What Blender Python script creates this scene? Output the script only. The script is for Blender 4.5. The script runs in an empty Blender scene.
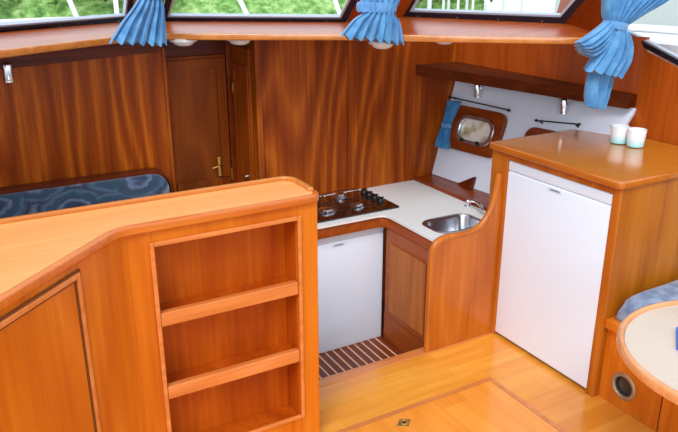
import bpy, bmesh, math, random
from mathutils import Vector, Matrix, noise
random.seed(7)
sc = bpy.context.scene
col = sc.collection
PI = math.pi

# ------------------------------------------------------------------ materials
def lin(h):
    def f(c):
        c /= 255.0
        return c/12.92 if c <= 0.04045 else ((c+0.055)/1.055)**2.4
    return (f(h[0]), f(h[1]), f(h[2]), 1)

def newmat(name):
    m = bpy.data.materials.new(name); m.use_nodes = True
    nt = m.node_tree
    b = nt.nodes['Principled BSDF']
    return m, nt, b

def plain(name, c, rough=0.5, metal=0.0, coat=0.0, bump=0.0, bscale=200, var=0.0, spec=0.5):
    m, nt, b = newmat(name)
    b.inputs['Base Color'].default_value = lin(c)
    b.inputs['Roughness'].default_value = rough
    b.inputs['Metallic'].default_value = metal
    b.inputs['Coat Weight'].default_value = coat
    b.inputs['Specular IOR Level'].default_value = spec
    tc = nt.nodes.new('ShaderNodeTexCoord')
    n = nt.nodes.new('ShaderNodeTexNoise'); n.inputs['Scale'].default_value = bscale if bump else 6
    nt.links.new(tc.outputs['Object'], n.inputs['Vector'])
    if bump:
        bp = nt.nodes.new('ShaderNodeBump'); bp.inputs['Strength'].default_value = bump
        bp.inputs['Distance'].default_value = 0.002
        nt.links.new(n.outputs['Fac'], bp.inputs['Height']); nt.links.new(bp.outputs['Normal'], b.inputs['Normal'])
    if var:
        n2 = nt.nodes.new('ShaderNodeTexNoise'); n2.inputs['Scale'].default_value = 5
        nt.links.new(tc.outputs['Object'], n2.inputs['Vector'])
        mx = nt.nodes.new('ShaderNodeMix'); mx.data_type = 'RGBA'
        mx.inputs[6].default_value = lin(c)
        mx.inputs[7].default_value = lin(tuple(v*(1-var) for v in c))
        nt.links.new(n2.outputs['Fac'], mx.inputs[0]); nt.links.new(mx.outputs[2], b.inputs['Base Color'])
    return m

def wood(name, dark, mid, light, axis='Z', rough=0.3, coat=0.4, fig=0.5, fine=1.0, fl=0.75, fa=3.6, off=0.0, rings=9.0, boards=None, spec=0.5):
    """varnished timber: long fine fibres along one axis plus broad cathedral figure"""
    m, nt, b = newmat(name)
    N = nt.nodes; Lk = nt.links
    tc = N.new('ShaderNodeTexCoord')
    def mapped(sa, sc_):
        mp = N.new('ShaderNodeMapping')
        s = [sc_, sc_, sc_]; s['XYZ'.index(axis)] = sa
        mp.inputs['Scale'].default_value = s
        mp.inputs['Location'].default_value = (off, off*1.7, off*0.6)
        Lk.new(tc.outputs['Object'], mp.inputs['Vector']); return mp
    f1 = N.new('ShaderNodeTexNoise'); f1.inputs['Scale'].default_value = 1; f1.inputs['Detail'].default_value = 6
    f1.inputs['Roughness'].default_value = 0.65
    Lk.new(mapped(2.2, 60*fine).outputs[0], f1.inputs['Vector'])
    f2 = N.new('ShaderNodeTexNoise'); f2.inputs['Scale'].default_value = 1; f2.inputs['Detail'].default_value = 1.5
    Lk.new(mapped(fl, fa).outputs[0], f2.inputs['Vector'])
    mu = N.new('ShaderNodeMath'); mu.operation = 'MULTIPLY'; mu.inputs[1].default_value = rings
    Lk.new(f2.outputs['Fac'], mu.inputs[0])
    pp = N.new('ShaderNodeMath'); pp.operation = 'PINGPONG'; pp.inputs[1].default_value = 0.5
    Lk.new(mu.outputs[0], pp.inputs[0])
    m2 = N.new('ShaderNodeMath'); m2.operation = 'MULTIPLY'; m2.inputs[1].default_value = 2.0*fig
    Lk.new(pp.outputs[0], m2.inputs[0])
    m3 = N.new('ShaderNodeMath'); m3.operation = 'MULTIPLY_ADD'; m3.inputs[1].default_value = 1.0-fig
    Lk.new(f1.outputs['Fac'], m3.inputs[0]); Lk.new(m2.outputs[0], m3.inputs[2])
    cr = N.new('ShaderNodeValToRGB')
    e = cr.color_ramp.elements
    e[0].position = 0.22; e[0].color = lin(dark)
    e[1].position = 0.80; e[1].color = lin(light)
    k = e.new(0.5); k.color = lin(mid)
    Lk.new(m3.outputs[0], cr.inputs[0])
    out = cr.outputs[0]
    if boards:
        bl, bw, c1, c2, st = boards     # board length, width, tint pair, strength
        mp = N.new('ShaderNodeMapping'); mp.inputs['Rotation'].default_value = (0, 0, 0 if axis == 'X' else PI/2)
        Lk.new(tc.outputs['Object'], mp.inputs['Vector'])
        br = N.new('ShaderNodeTexBrick')
        br.inputs['Scale'].default_value = 1.0; br.inputs['Brick Width'].default_value = bl
        br.inputs['Row Height'].default_value = bw; br.inputs['Mortar Size'].default_value = 0.0006
        br.inputs['Color1'].default_value = lin(c1); br.inputs['Color2'].default_value = lin(c2)
        br.inputs['Mortar'].default_value = lin(tuple(v*0.8 for v in c1))
        br.offset = 0.37; br.offset_frequency = 2
        Lk.new(mp.outputs[0], br.inputs['Vector'])
        mx = N.new('ShaderNodeMix'); mx.data_type = 'RGBA'; mx.blend_type = 'MULTIPLY'
        mx.inputs[0].default_value = st
        Lk.new(out, mx.inputs[6]); Lk.new(br.outputs['Color'], mx.inputs[7])
        out = mx.outputs[2]
    Lk.new(out, b.inputs['Base Color'])
    b.inputs['Roughness'].default_value = rough
    b.inputs['Coat Weight'].default_value = coat; b.inputs['Coat Roughness'].default_value = 0.12
    b.inputs['Specular IOR Level'].default_value = spec
    bp = N.new('ShaderNodeBump'); bp.inputs['Strength'].default_value = 0.08; bp.inputs['Distance'].default_value = 0.001
    Lk.new(f1.outputs['Fac'], bp.inputs['Height']); Lk.new(bp.outputs['Normal'], b.inputs['Normal'])
    return m

M = {}
# dark mahogany of the bulkhead, mid mahogany of the galley, honey coloured varnish nearest
M['wall'] = wood('bulkhead mahogany', (114,42,2), (148,64,4), (202,106,22), 'Z', fig=0.32, rings=12, off=3.1, rough=0.4, coat=0.05, spec=0.2, fine=1.0, fl=0.4, fa=3.0)
M['door'] = wood('door mahogany', (128,54,4), (154,72,8), (178,92,18), 'Z', fig=0.3, rings=6, off=8.4, rough=0.4, coat=0.05, spec=0.2)
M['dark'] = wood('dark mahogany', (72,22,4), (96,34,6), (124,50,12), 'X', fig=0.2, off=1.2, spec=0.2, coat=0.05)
M['darky'] = wood('dark mahogany fore and aft', (104,38,6), (132,54,10), (158,72,20), 'Y', fig=0.2, off=1.9, spec=0.25, coat=0.1)
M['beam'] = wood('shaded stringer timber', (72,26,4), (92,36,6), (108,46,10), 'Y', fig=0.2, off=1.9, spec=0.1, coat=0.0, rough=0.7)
M['red'] = wood('red mahogany', (140,54,8), (160,68,14), (180,84,26), 'Z', fig=0.16, off=5.0, fine=0.8, spec=0.2, coat=0.1)
M['side'] = wood('cabin side mahogany', (156,66,12), (178,82,20), (196,98,32), 'Z', fig=0.16, off=5.7, fine=0.9, spec=0.25, coat=0.1)
M['ledge'] = wood('ledge mahogany', (156,66,18), (178,82,26), (198,102,42), 'X', fig=0.2, off=2.0, rough=0.3, coat=0.25)
M['lip'] = wood('pale ledge lip', (176,96,28), (196,116,42), (214,138,64), 'X', fig=0.2, off=2.6, rough=0.22, coat=0.5)
M['unit'] = wood('orange varnished timber', (190,88,8), (206,106,14), (222,124,28), 'Z', fig=0.3, rings=4, off=4.4, rough=0.3, coat=0.15, spec=0.3)
M['unitx'] = wood('orange varnished timber crosswise', (190,90,18), (208,110,32), (226,134,54), 'X', fig=0.2, rings=5, off=6.4, rough=0.25, coat=0.2)
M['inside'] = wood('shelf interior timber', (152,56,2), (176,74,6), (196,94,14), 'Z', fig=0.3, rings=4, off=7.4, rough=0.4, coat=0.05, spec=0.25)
M['top'] = wood('pale counter laminate', (238,154,84), (243,165,95), (247,180,114), 'X', fig=0.2, rings=3, off=9.4, rough=0.3, coat=0.4)
M['mold'] = wood('reddish moulding', (196,104,40), (214,122,56), (230,144,80), 'X', fig=0.2, off=1.4, rough=0.25, coat=0.3)
M['groove'] = plain('dark groove', (112,58,14), 0.6)
M['cab'] = wood('galley cabinet timber', (162,80,14), (184,98,22), (202,118,36), 'Z', fig=0.3, rings=6, off=11.0, rough=0.3, coat=0.25, spec=0.35)
M['caby'] = wood('galley cabinet timber fore and aft', (168,86,18), (190,104,28), (210,126,46), 'Y', fig=0.2, off=12.0, rough=0.2, coat=0.4)
M['cabtop'] = wood('cabinet top timber', (188,108,24), (198,118,32), (208,132,46), 'Y', fig=0.12, rings=3, off=13.0, rough=0.24, coat=0.6)
M['cabside'] = wood('cabinet side timber', (158,84,6), (182,102,14), (198,120,28), 'Z', fig=0.3, rings=5, off=14.0, rough=0.4, coat=0.1, spec=0.3)
M['end'] = wood('galley end panel timber', (160,76,10), (182,94,18), (200,112,32), 'Z', fig=0.25, rings=5, off=15.0, rough=0.3, coat=0.2, spec=0.35)
M['cup'] = wood('galley cupboard timber', (150,76,16), (172,94,26), (190,112,38), 'Z', fig=0.2, off=16.0, rough=0.4, coat=0.1, spec=0.25)
M['cupfr'] = wood('galley cupboard frame timber', (128,52,6), (152,68,12), (172,86,22), 'Y', fig=0.2, off=16.5, rough=0.4, coat=0.1, spec=0.25)
M['floor'] = wood('varnished floor parquet', (226,146,46), (234,158,58), (242,172,76), 'X', fig=0.2, off=17.0, rough=0.22, coat=0.5,
                  boards=(0.42, 0.085, (255,255,250), (240,216,186), 0.9))
M['hatch'] = wood('varnished hatch boards', (230,138,44), (238,152,56), (246,166,72), 'Y', fig=0.2, off=18.0, rough=0.22, coat=0.5,
                  boards=(0.5, 0.12, (255,255,250), (242,222,196), 0.9))
M['sill'] = wood('threshold timber', (190,104,50), (206,122,62), (220,142,82), 'X', fig=0.2, off=19.0)
M['grate'] = wood('teak grating', (92,34,10), (118,48,16), (140,64,28), 'Y', fig=0.2, off=20.0, rough=0.4, coat=0.1)
M['holly'] = plain('pale inlay strip', (240,196,156), 0.5)
M['tabletop'] = plain('cream table laminate', (212,188,168), 0.25, coat=0.5, var=0.04)
M['tablerim'] = wood('pale table rim', (204,128,72), (220,148,92), (234,168,116), 'X', fig=0.2, off=21.0, rough=0.22, coat=0.5)
M['bench'] = wood('bench front timber', (190,92,10), (210,110,18), (224,130,36), 'Z', fig=0.25, off=22.0, rough=0.28, coat=0.3)
M['white'] = plain('white enamel', (232,242,255), 0.3, coat=0.2)
M['whitestrip'] = plain('white plastic trim', (222,232,244), 0.35)
M['counter'] = plain('off white laminate', (228,228,224), 0.4, bump=0.02)
M['lining'] = plain('pale grey blue vinyl lining', (226,232,246), 0.6, bump=0.1, bscale=300)
M['blackg'] = plain('black rubber gasket', (16,18,34), 0.35)
M['black'] = plain('black cast iron', (14,14,16), 0.4)
M['hobglass'] = plain('dark brown hob glass', (40,14,8), 0.12, coat=1.0)
M['steel'] = plain('brushed steel', (190,192,198), 0.25, metal=1.0)
M['chrome'] = plain('chrome', (225,228,234), 0.1, metal=1.0)
M['alu'] = plain('pale aluminium', (196,204,218), 0.4, metal=0.3)
M['brass'] = plain('brass', (226,184,96), 0.25, metal=0.9)
M['tarnish'] = plain('dull brass', (150,130,80), 0.4, metal=0.7)
M['shadowgap'] = plain('dark toe kick', (40,26,16), 0.7)
M['mark'] = plain('grey badge', (150,156,170), 0.4, metal=0.5)
M['lampwhite'] = plain('frosted white lamp glass', (240,236,232), 0.25)
M['cupglass'] = None
M['deck'] = plain('white gelcoat', (250,250,252), 0.35)
M['railwhite'] = plain('white painted rail', (240,242,246), 0.3)
M['seatback'] = None
M['ring'] = plain('dull vent ring', (176,150,118), 0.35, metal=0.5)
M['bowl'] = plain('dark vent bowl', (84,80,76), 0.3, metal=0.6)  # darker metal than the ring around it
M['bluebook'] = plain('bright blue card', (30,90,200), 0.35)
M['water'] = plain('river water', (70,100,96), 0.08, bump=0.6, bscale=3)

def fabric(name, c1, c2, scale=60, rough=0.9):
    m, nt, b = newmat(name)
    tc = nt.nodes.new('ShaderNodeTexCoord')
    n = nt.nodes.new('ShaderNodeTexNoise'); n.inputs['Scale'].default_value = scale; n.inputs['Detail'].default_value = 4
    nt.links.new(tc.outputs['Object'], n.inputs['Vector'])
    cr = nt.nodes.new('ShaderNodeValToRGB'); e = cr.color_ramp.elements
    e[0].position = 0.35; e[0].color = lin(c1); e[1].position = 0.65; e[1].color = lin(c2)
    nt.links.new(n.outputs['Fac'], cr.inputs[0]); nt.links.new(cr.outputs[0], b.inputs['Base Color'])
    b.inputs['Roughness'].default_value = rough; b.inputs['Sheen Weight'].default_value = 0.3
    bp = nt.nodes.new('ShaderNodeBump'); bp.inputs['Strength'].default_value = 0.3; bp.inputs['Distance'].default_value = 0.002
    n2 = nt.nodes.new('ShaderNodeTexNoise'); n2.inputs['Scale'].default_value = 500
    nt.links.new(tc.outputs['Object'], n2.inputs['Vector'])
    nt.links.new(n2.outputs['Fac'], bp.inputs['Height']); nt.links.new(bp.outputs['Normal'], b.inputs['Normal'])
    return m
M['curtain'] = fabric('sky blue cloth', (62,122,172), (96,154,200), 20)
M['curtain2'] = fabric('deep blue cloth', (44,112,166), (66,136,186), 30)
M['band'] = fabric('pale blue tieback', (88,142,196), (108,160,212), 30)

def upholstery():
    m, nt, b = newmat('blue patterned upholstery')
    N = nt.nodes; Lk = nt.links
    tc = N.new('ShaderNodeTexCoord')
    v = N.new('ShaderNodeTexVoronoi'); v.inputs['Scale'].default_value = 6.0
    mp = N.new('ShaderNodeMapping'); mp.inputs['Scale'].default_value = (1, 0.6, 1.5)
    Lk.new(tc.outputs['Object'], mp.inputs['Vector'])
    n0 = N.new('ShaderNodeTexNoise'); n0.inputs['Scale'].default_value = 14; n0.inputs['Detail'].default_value = 3
    Lk.new(mp.outputs[0], n0.inputs['Vector'])
    mx0 = N.new('ShaderNodeMix'); mx0.data_type = 'VECTOR'; mx0.inputs[0].default_value = 0.05
    Lk.new(mp.outputs[0], mx0.inputs[4]); Lk.new(n0.outputs['Color'], mx0.inputs[5])
    Lk.new(mx0.outputs[1], v.inputs['Vector'])
    cr = N.new('ShaderNodeValToRGB'); cr.color_ramp.interpolation = 'LINEAR'
    e = cr.color_ramp.elements
    e[0].position = 0.0; e[0].color = lin((28,34,56)); e[1].position = 1.0; e[1].color = lin((150,170,190))
    for p, c in ((0.25,(44,58,86)), (0.34,(96,118,146)), (0.40,(48,66,92)), (0.55,(40,74,92)), (0.62,(76,98,126)), (0.75,(34,44,70))):
        k = e.new(p); k.color = lin(c)
    Lk.new(v.outputs['Distance'], cr.inputs[0])
    n1 = N.new('ShaderNodeTexNoise'); n1.inputs['Scale'].default_value = 70; n1.inputs['Detail'].default_value = 4
    Lk.new(tc.outputs['Object'], n1.inputs['Vector'])
    mx = N.new('ShaderNodeMix'); mx.data_type = 'RGBA'; mx.blend_type = 'OVERLAY'; mx.inputs[0].default_value = 0.5
    Lk.new(cr.outputs[0], mx.inputs[6]); Lk.new(n1.outputs['Fac'], mx.inputs[7])
    Lk.new(mx.outputs[2], b.inputs['Base Color'])
    b.inputs['Roughness'].default_value = 0.85; b.inputs['Sheen Weight'].default_value = 0.3
    return m
M['seatback'] = upholstery()
M['cushion'] = fabric('grey blue woven cushion cloth', (84,108,146), (146,164,190), 22)

def glassmat():
    m, nt, b = newmat('window glass')
    nt.nodes.remove(b)
    out = nt.nodes['Material Output']
    t = nt.nodes.new('ShaderNodeBsdfTransparent'); g = nt.nodes.new('ShaderNodeBsdfGlossy')
    g.inputs['Roughness'].default_value = 0.02
    lw = nt.nodes.new('ShaderNodeLayerWeight'); pw = nt.nodes.new('ShaderNodeMath'); pw.operation = 'POWER'; pw.inputs[1].default_value = 5.0
    nt.links.new(lw.outputs['Facing'], pw.inputs[0]); fr = nt.nodes.new('ShaderNodeMath'); fr.operation = 'MULTIPLY_ADD'; fr.inputs[1].default_value = 0.35; fr.inputs[2].default_value = 0.02
    nt.links.new(pw.outputs[0], fr.inputs[0])
    mx = nt.nodes.new('ShaderNodeMixShader')
    t.inputs['Color'].default_value = (0.99,1.0,1.0,1)
    nt.links.new(fr.outputs[0], mx.inputs[0]); nt.links.new(t.outputs[0], mx.inputs[1]); nt.links.new(g.outputs[0], mx.inputs[2])
    nt.links.new(mx.outputs[0], out.inputs['Surface'])
    return m
M['glass'] = glassmat()

def cupmat():
    m, nt, b = newmat('frosted aqua glass')
    tc = nt.nodes.new('ShaderNodeTexCoord'); sp = nt.nodes.new('ShaderNodeSeparateXYZ')
    nt.links.new(tc.outputs['Generated'], sp.inputs[0])
    cr = nt.nodes.new('ShaderNodeValToRGB'); e = cr.color_ramp.elements
    e[0].position = 0.0; e[0].color = lin((150,226,226)); e[1].position = 0.6; e[1].color = lin((246,250,252))
    nt.links.new(sp.outputs[2], cr.inputs[0]); nt.links.new(cr.outputs[0], b.inputs['Base Color'])
    b.inputs['Roughness'].default_value = 0.3
    b.inputs['Subsurface Weight'].default_value = 0.4; b.inputs['Subsurface Radius'].default_value = (0.02,0.03,0.03)
    return m
M['cupglass'] = cupmat()

def leafmat(name, a, b_, c):
    m, nt, b = newmat(name)
    tc = nt.nodes.new('ShaderNodeTexCoord')
    n = nt.nodes.new('ShaderNodeTexNoise'); n.inputs['Scale'].default_value = 5; n.inputs['Detail'].default_value = 8
    n.inputs['Roughness'].default_value = 0.75
    nt.links.new(tc.outputs['Object'], n.inputs['Vector'])
    cr = nt.nodes.new('ShaderNodeValToRGB'); e = cr.color_ramp.elements
    e[0].position = 0.36; e[0].color = lin(a); e[1].position = 0.64; e[1].color = lin(c)
    k = e.new(0.5); k.color = lin(b_)
    nt.links.new(n.outputs['Fac'], cr.inputs[0]); nt.links.new(cr.outputs[0], b.inputs['Base Color'])
    b.inputs['Roughness'].default_value = 0.7
    return m
M['grass'] = leafmat('bank grass', (60,110,40), (120,170,80), (190,215,140))
M['leaf'] = leafmat('shrub leaves', (34,74,24), (80,134,50), (140,186,90))
M['stem'] = plain('brown stems', (90,66,44), 0.8)

# ------------------------------------------------------------------ mesh helpers
def V(*a): return Vector(a)

def add_box(bm, x0, x1, y0, y1, z0, z1, bev=0.0, mat=None, seg=2):
    vs = [bm.verts.new((x, y, z)) for z in (z0, z1) for y in (y0, y1) for x in (x0, x1)]
    F = [(0,2,3,1),(4,5,7,6),(0,1,5,4),(2,6,7,3),(0,4,6,2),(1,3,7,5)]
    fs = [bm.faces.new([vs[i] for i in f]) for f in F]
    if bev:
        es = list({e for f in fs for e in f.edges})
        bmesh.ops.bevel(bm, geom=es, offset=bev, segments=seg, profile=0.6, affect='EDGES')
    return vs

def bx(x0, x1, y0, y1, z0, z1, bev=0.0, seg=2):
    bm = bmesh.new(); add_box(bm, x0, x1, y0, y1, z0, z1, bev, seg=seg); return bm

def loops_fill(bm, loops, z):
    """planar fill of an outline with holes, returns (faces, vert loops)"""
    vl = []; es = []
    for lp in loops:
        vs = [bm.verts.new((p[0], p[1], z)) for p in lp]
        vl.append(vs)
        for i in range(len(vs)): es.append(bm.edges.new((vs[i], vs[(i+1) % len(vs)])))
    r = bmesh.ops.triangle_fill(bm, use_beauty=True, use_dissolve=False, edges=es)
    return vl

def plate(loops, z0, z1, bev=0.0, bevtop=False):
    """horizontal slab with outline loops[0] and holes loops[1:]"""
    bm = bmesh.new()
    a = loops_fill(bm, loops, z0); b = loops_fill(bm, loops, z1)
    sides = []
    for la, lb in zip(a, b):
        n = len(la)
        for i in range(n):
            bm.faces.new((la[i], la[(i+1) % n], lb[(i+1) % n], lb[i]))
    bmesh.ops.recalc_face_normals(bm, faces=bm.faces[:])
    if bev:
        es = [e for lb in (b if True else a) for e in [bm.edges.get((lb[i], lb[(i+1) % len(lb)])) for i in range(len(lb))] if e]
        es += [e for e in [bm.edges.get((a[0][i], a[0][(i+1) % len(a[0])])) for i in range(len(a[0]))] if e]
        bmesh.ops.bevel(bm, geom=es, offset=bev, segments=3, profile=0.5, affect='EDGES')
    return bm

def prism(pts, axis, a0, a1, bev=0.0):
    """polygon pts (2D in the other two axes, in order) extruded along axis"""
    def p3(p, a):
        if axis == 'X': return (a, p[0], p[1])
        if axis == 'Y': return (p[0], a, p[1])
        return (p[0], p[1], a)
    bm = bmesh.new()
    A = [bm.verts.new(p3(p, a0)) for p in pts]; B = [bm.verts.new(p3(p, a1)) for p in pts]
    n = len(pts)
    bm.faces.new(A); bm.faces.new(B[::-1])
    for i in range(n): bm.faces.new((A[i], B[i], B[(i+1) % n], A[(i+1) % n]))
    bmesh.ops.recalc_face_normals(bm, faces=bm.faces[:])
    if bev:
        bmesh.ops.bevel(bm, geom=bm.edges[:], offset=bev, segments=2, profile=0.6, affect='EDGES')
    return bm

def hexa(bot, top):
    """solid between two rings of 3D points"""
    bm = bmesh.new()
    A = [bm.verts.new(p) for p in bot]; B = [bm.verts.new(p) for p in top]; n = len(A)
    bm.faces.new(A); bm.faces.new(B[::-1])
    for i in range(n): bm.faces.new((A[i], B[i], B[(i+1) % n], A[(i+1) % n]))
    bmesh.ops.recalc_face_normals(bm, faces=bm.faces[:])
    return bm

def frame_of(d):
    d = Vector(d).normalized()
    u = d.cross(V(0,0,1)) if abs(d.z) < 0.95 else d.cross(V(1,0,0))
    u.normalize(); return u, d.cross(u).normalized()

def add_tube(bm, pts, r, n=10, cap=True):
    pts = [Vector(p) for p in pts]; rings = []
    rr = r if isinstance(r, (list, tuple)) else [r]*len(pts)
    for i, p in enumerate(pts):
        d = (pts[min(i+1, len(pts)-1)] - pts[max(i-1, 0)])
        if i == 0: u, v = frame_of(d)
        else:
            dn = d.normalized(); u = (u - dn*u.dot(dn)).normalized(); v = dn.cross(u)
        rings.append([bm.verts.new(p + (u*math.cos(2*PI*k/n) + v*math.sin(2*PI*k/n))*rr[i]) for k in range(n)])
    for a, b in zip(rings, rings[1:]):
        for k in range(n): bm.faces.new((a[k], a[(k+1) % n], b[(k+1) % n], b[k]))
    if cap: bm.faces.new(rings[0][::-1]); bm.faces.new(rings[-1])
    return bm

def tube(pts, r, n=10): return add_tube(bmesh.new(), pts, r, n)

def add_lathe(bm, prof, c=(0,0,0), ax=(0,0,1), n=28):
    """profile [(radius, height)] revolved round ax through c"""
    c = Vector(c); d = Vector(ax).normalized(); u, v = frame_of(d); rings = []
    for r, h in prof:
        if r < 1e-6: rings.append([bm.verts.new(c + d*h)])
        else: rings.append([bm.verts.new(c + d*h + (u*math.cos(2*PI*k/n) + v*math.sin(2*PI*k/n))*r) for k in range(n)])
    for a, b in zip(rings, rings[1:]):
        for k in range(n):
            q = []
            for w in ((a[k % len(a)], a[(k+1) % len(a)], b[(k+1) % len(b)], b[k % len(b)])):
                if w not in q: q.append(w)
            if len(q) > 2: bm.faces.new(q)
    bmesh.ops.recalc_face_normals(bm, faces=bm.faces[:])
    return bm
def lathe(prof, c=(0,0,0), ax=(0,0,1), n=28): return add_lathe(bmesh.new(), prof, c, ax, n)

def rrect(x0, x1, y0, y1, r, n=6):
    out = []
    for cx, cy, a in ((x1-r, y1-r, 0), (x0+r, y1-r, PI/2), (x0+r, y0+r, PI), (x1-r, y0+r, 1.5*PI)):
        for k in range(n+1):
            t = a + (PI/2)*k/n; out.append((cx + r*math.cos(t), cy + r*math.sin(t)))
    return out

def smooth_line(pts, n=8):
    """Catmull-Rom through 2D or 3D points"""
    P = [Vector(p) for p in pts]; out = []
    for i in range(len(P)-1):
        p0 = P[max(i-1, 0)]; p1 = P[i]; p2 = P[i+1]; p3 = P[min(i+2, len(P)-1)]
        for k in range(n):
            t = k/n
            out.append(0.5*((2*p1) + (p2-p0)*t + (2*p0-5*p1+4*p2-p3)*t*t + (3*p1-p0-3*p2+p3)*t**3))
    out.append(P[-1]); return out

# ------------------------------------------------------------------ object helpers
def obj(name, bm, mat, parent=None, base=None, smooth=None, label=None):
    """links a bmesh (given in world coordinates) as ONE mesh object, child of parent when given"""
    o0 = Vector((0,0,0))
    if parent is not None:
        p = parent
        while p is not None: o0 += p.location; p = p.parent
    if base is not None: off = Vector(base) - o0; origin = Vector(base)
    else: off = Vector((0,0,0)); origin = o0
    bmesh.ops.translate(bm, verts=bm.verts[:], vec=-origin)
    me = bpy.data.meshes.new(name); bm.to_mesh(me); bm.free()
    for m in (mat if isinstance(mat, (list, tuple)) else [mat]): me.materials.append(m)
    o = bpy.data.objects.new(name, me); col.objects.link(o)
    o.location = off
    if parent is not None: o.parent = parent
    if smooth is not None:
        for p in me.polygons: p.use_smooth = True
        try: me.set_sharp_from_angle(angle=math.radians(smooth))
        except Exception: pass
    if label: o['label'] = label
    return o

def tag(o, label, cat, group=None):
    o['label'] = label; o['category'] = cat
    if group: o['group'] = group
    return o

def thing(name, label, cat, loc, group=None):
    o = bpy.data.objects.new(name, None); col.objects.link(o)
    o.location = loc; o.empty_display_size = 0.05
    return tag(o, label, cat, group)

def struct(name, bm, mat, smooth=None, parent=None):
    o = obj(name, bm, mat, parent, smooth=smooth)
    if parent is None: o['kind'] = 'structure'
    return o

def dup(root, loc, label, group=None):
    r = root.copy(); col.objects.link(r); r.location = loc; r['label'] = label
    if group: r['group'] = group
    for ch in list(root.children):
        c = ch.copy(); col.objects.link(c); c.parent = r
        for g in ch.children:
            d = g.copy(); col.objects.link(d); d.parent = c
    return r

# ================================================================== SETTING
# main cabin sole with a recess where the loose hatch lies
HX0, HX1, HY0, HY1 = 0.95, 1.80, 0.75, 1.90
bm = plate([[(-1.2,-0.6),(3.2,-0.6),(3.2,2.18),(-1.2,2.18)], [(HX0,HY0),(HX1,HY0),(HX1,HY1),(HX0,HY1)]], -0.05, 0.0)
struct('floor', bm, M['floor'])
# threshold between the two floor levels
struct('trim_1', bx(-1.2, 2.06, 2.1805, 2.238, -0.15, 0.002, 0.006), M['sill'])
# lower floor of the galley and passage
struct('floor_galley', bx(-1.2, 2.6, 2.24, 4.2, -0.22, -0.165), M['dark'])

# forward bulkhead: three veneered panels meeting at fine joints
def wallpanel(x0, x1, y=2.985, z0=-0.16, z1=1.30, name='wall_front', mat='wall'):
    return struct(name, bx(x0, x1, y, y+0.02, z0, z1, 0.0012, 1), M[mat])
wallpanel(1.245, 1.7305, z1=1.345); 
wallpanel(1.7325, 2.50, z1=1.345)
wallpanel(-1.2, 0.832, z1=1.345)
# sides of the passage and its end wall around the door
struct('wall_passage', bx(1.2455, 1.265, 3.0055, 3.30, -0.16, 1.345), M['door'])
struct('wall_passage', bx(0.812, 0.832, 3.0055, 3.30, -0.16, 1.345), M['door'])
struct('trim_2', bx(1.2385, 1.2665, 2.966, 2.9845, -0.16, 1.345, 0.004), M['door'])
struct('trim_3', bx(0.824, 0.8365, 2.974, 2.9845, -0.16, 1.30, 0.003), M['door'])
wf = struct('wall_end', hexa([(0.8325,3.28,-0.16),(1.245,3.28,-0.16),(1.245,3.30,-0.16),(0.8325,3.30,-0.16)],
                             [(0.8325,3.28,1.35),(1.245,3.28,1.35),(1.245,3.30,1.35),(0.8325,3.30,1.35)]), M['dark'])
# door at the end of the passage
d1 = bpy.data.objects.new('door_1', None); col.objects.link(d1); d1.location = (1.03,3.265,-0.16); d1['kind'] = 'structure'
obj('door_leaf', bx(0.875, 1.205, 3.255, 3.279, -0.15, 1.225, 0.003), M['door'], d1)
bm = bmesh.new()
for b in ((0.880,0.9205,3.244,3.2545,0.62,1.21),(1.155,1.20,3.244,3.2545,0.62,1.21),(0.921,1.1545,3.244,3.2545,1.165,1.21),(0.921,1.1545,3.244,3.2545,0.575,0.617)):
    add_box(bm, *b, bev=0.003)
obj('door_frame_moulding', bm, M['door'], d1)
h = obj('door_handle', bx(1.130, 1.148, 3.236, 3.2435, 0.628, 0.728, 0.003), M['brass'], d1)
obj('lever', tube([(1.139,3.236,0.690),(1.139,3.216,0.690),(1.128,3.210,0.690),(1.092,3.210,0.684)], 0.0055, 8), M['brass'], h)
obj('hinge', bx(1.2015, 1.212, 3.243, 3.2545, 0.60, 0.66, 0.002), M['brass'], d1)
# jamb beside the door and head above it
struct('trim_4', bx(1.207, 1.2449, 3.243, 3.2795, -0.16, 1.30, 0.003), M['darky'])
struct('trim_5', bx(0.8325, 1.206, 3.243, 3.2795, 1.228, 1.345, 0.003), M['dark'])
# narrow locker door on the passage side wall
d2 = bpy.data.objects.new('door_2', None); col.objects.link(d2); d2.location = (1.235,3.12,-0.1); d2['kind'] = 'structure'
obj('door_leaf', bx(1.231, 1.245, 3.03, 3.235, -0.1, 1.27, 0.003), M['door'], d2)
bm = bmesh.new()
for b in ((1.223,1.2305,3.035,3.062,0.56,1.19),(1.223,1.2305,3.20,3.23,0.56,1.19),(1.223,1.2305,3.0625,3.1995,1.16,1.19),(1.223,1.2305,3.0625,3.1995,0.56,0.59)):
    add_box(bm, *b, bev=0.003)
obj('door_frame_moulding', bm, M['red'], d2)
obj('latch', tube([(1.222,3.06,0.665),(1.205,3.06,0.665),(1.205,3.09,0.655),(1.205,3.115,0.66)], 0.004, 8), M['chrome'], d2)
obj('hinge', bx(1.2165, 1.2225, 3.205, 3.225, 1.05, 1.09, 0.001), M['brass'], d2)

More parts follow.
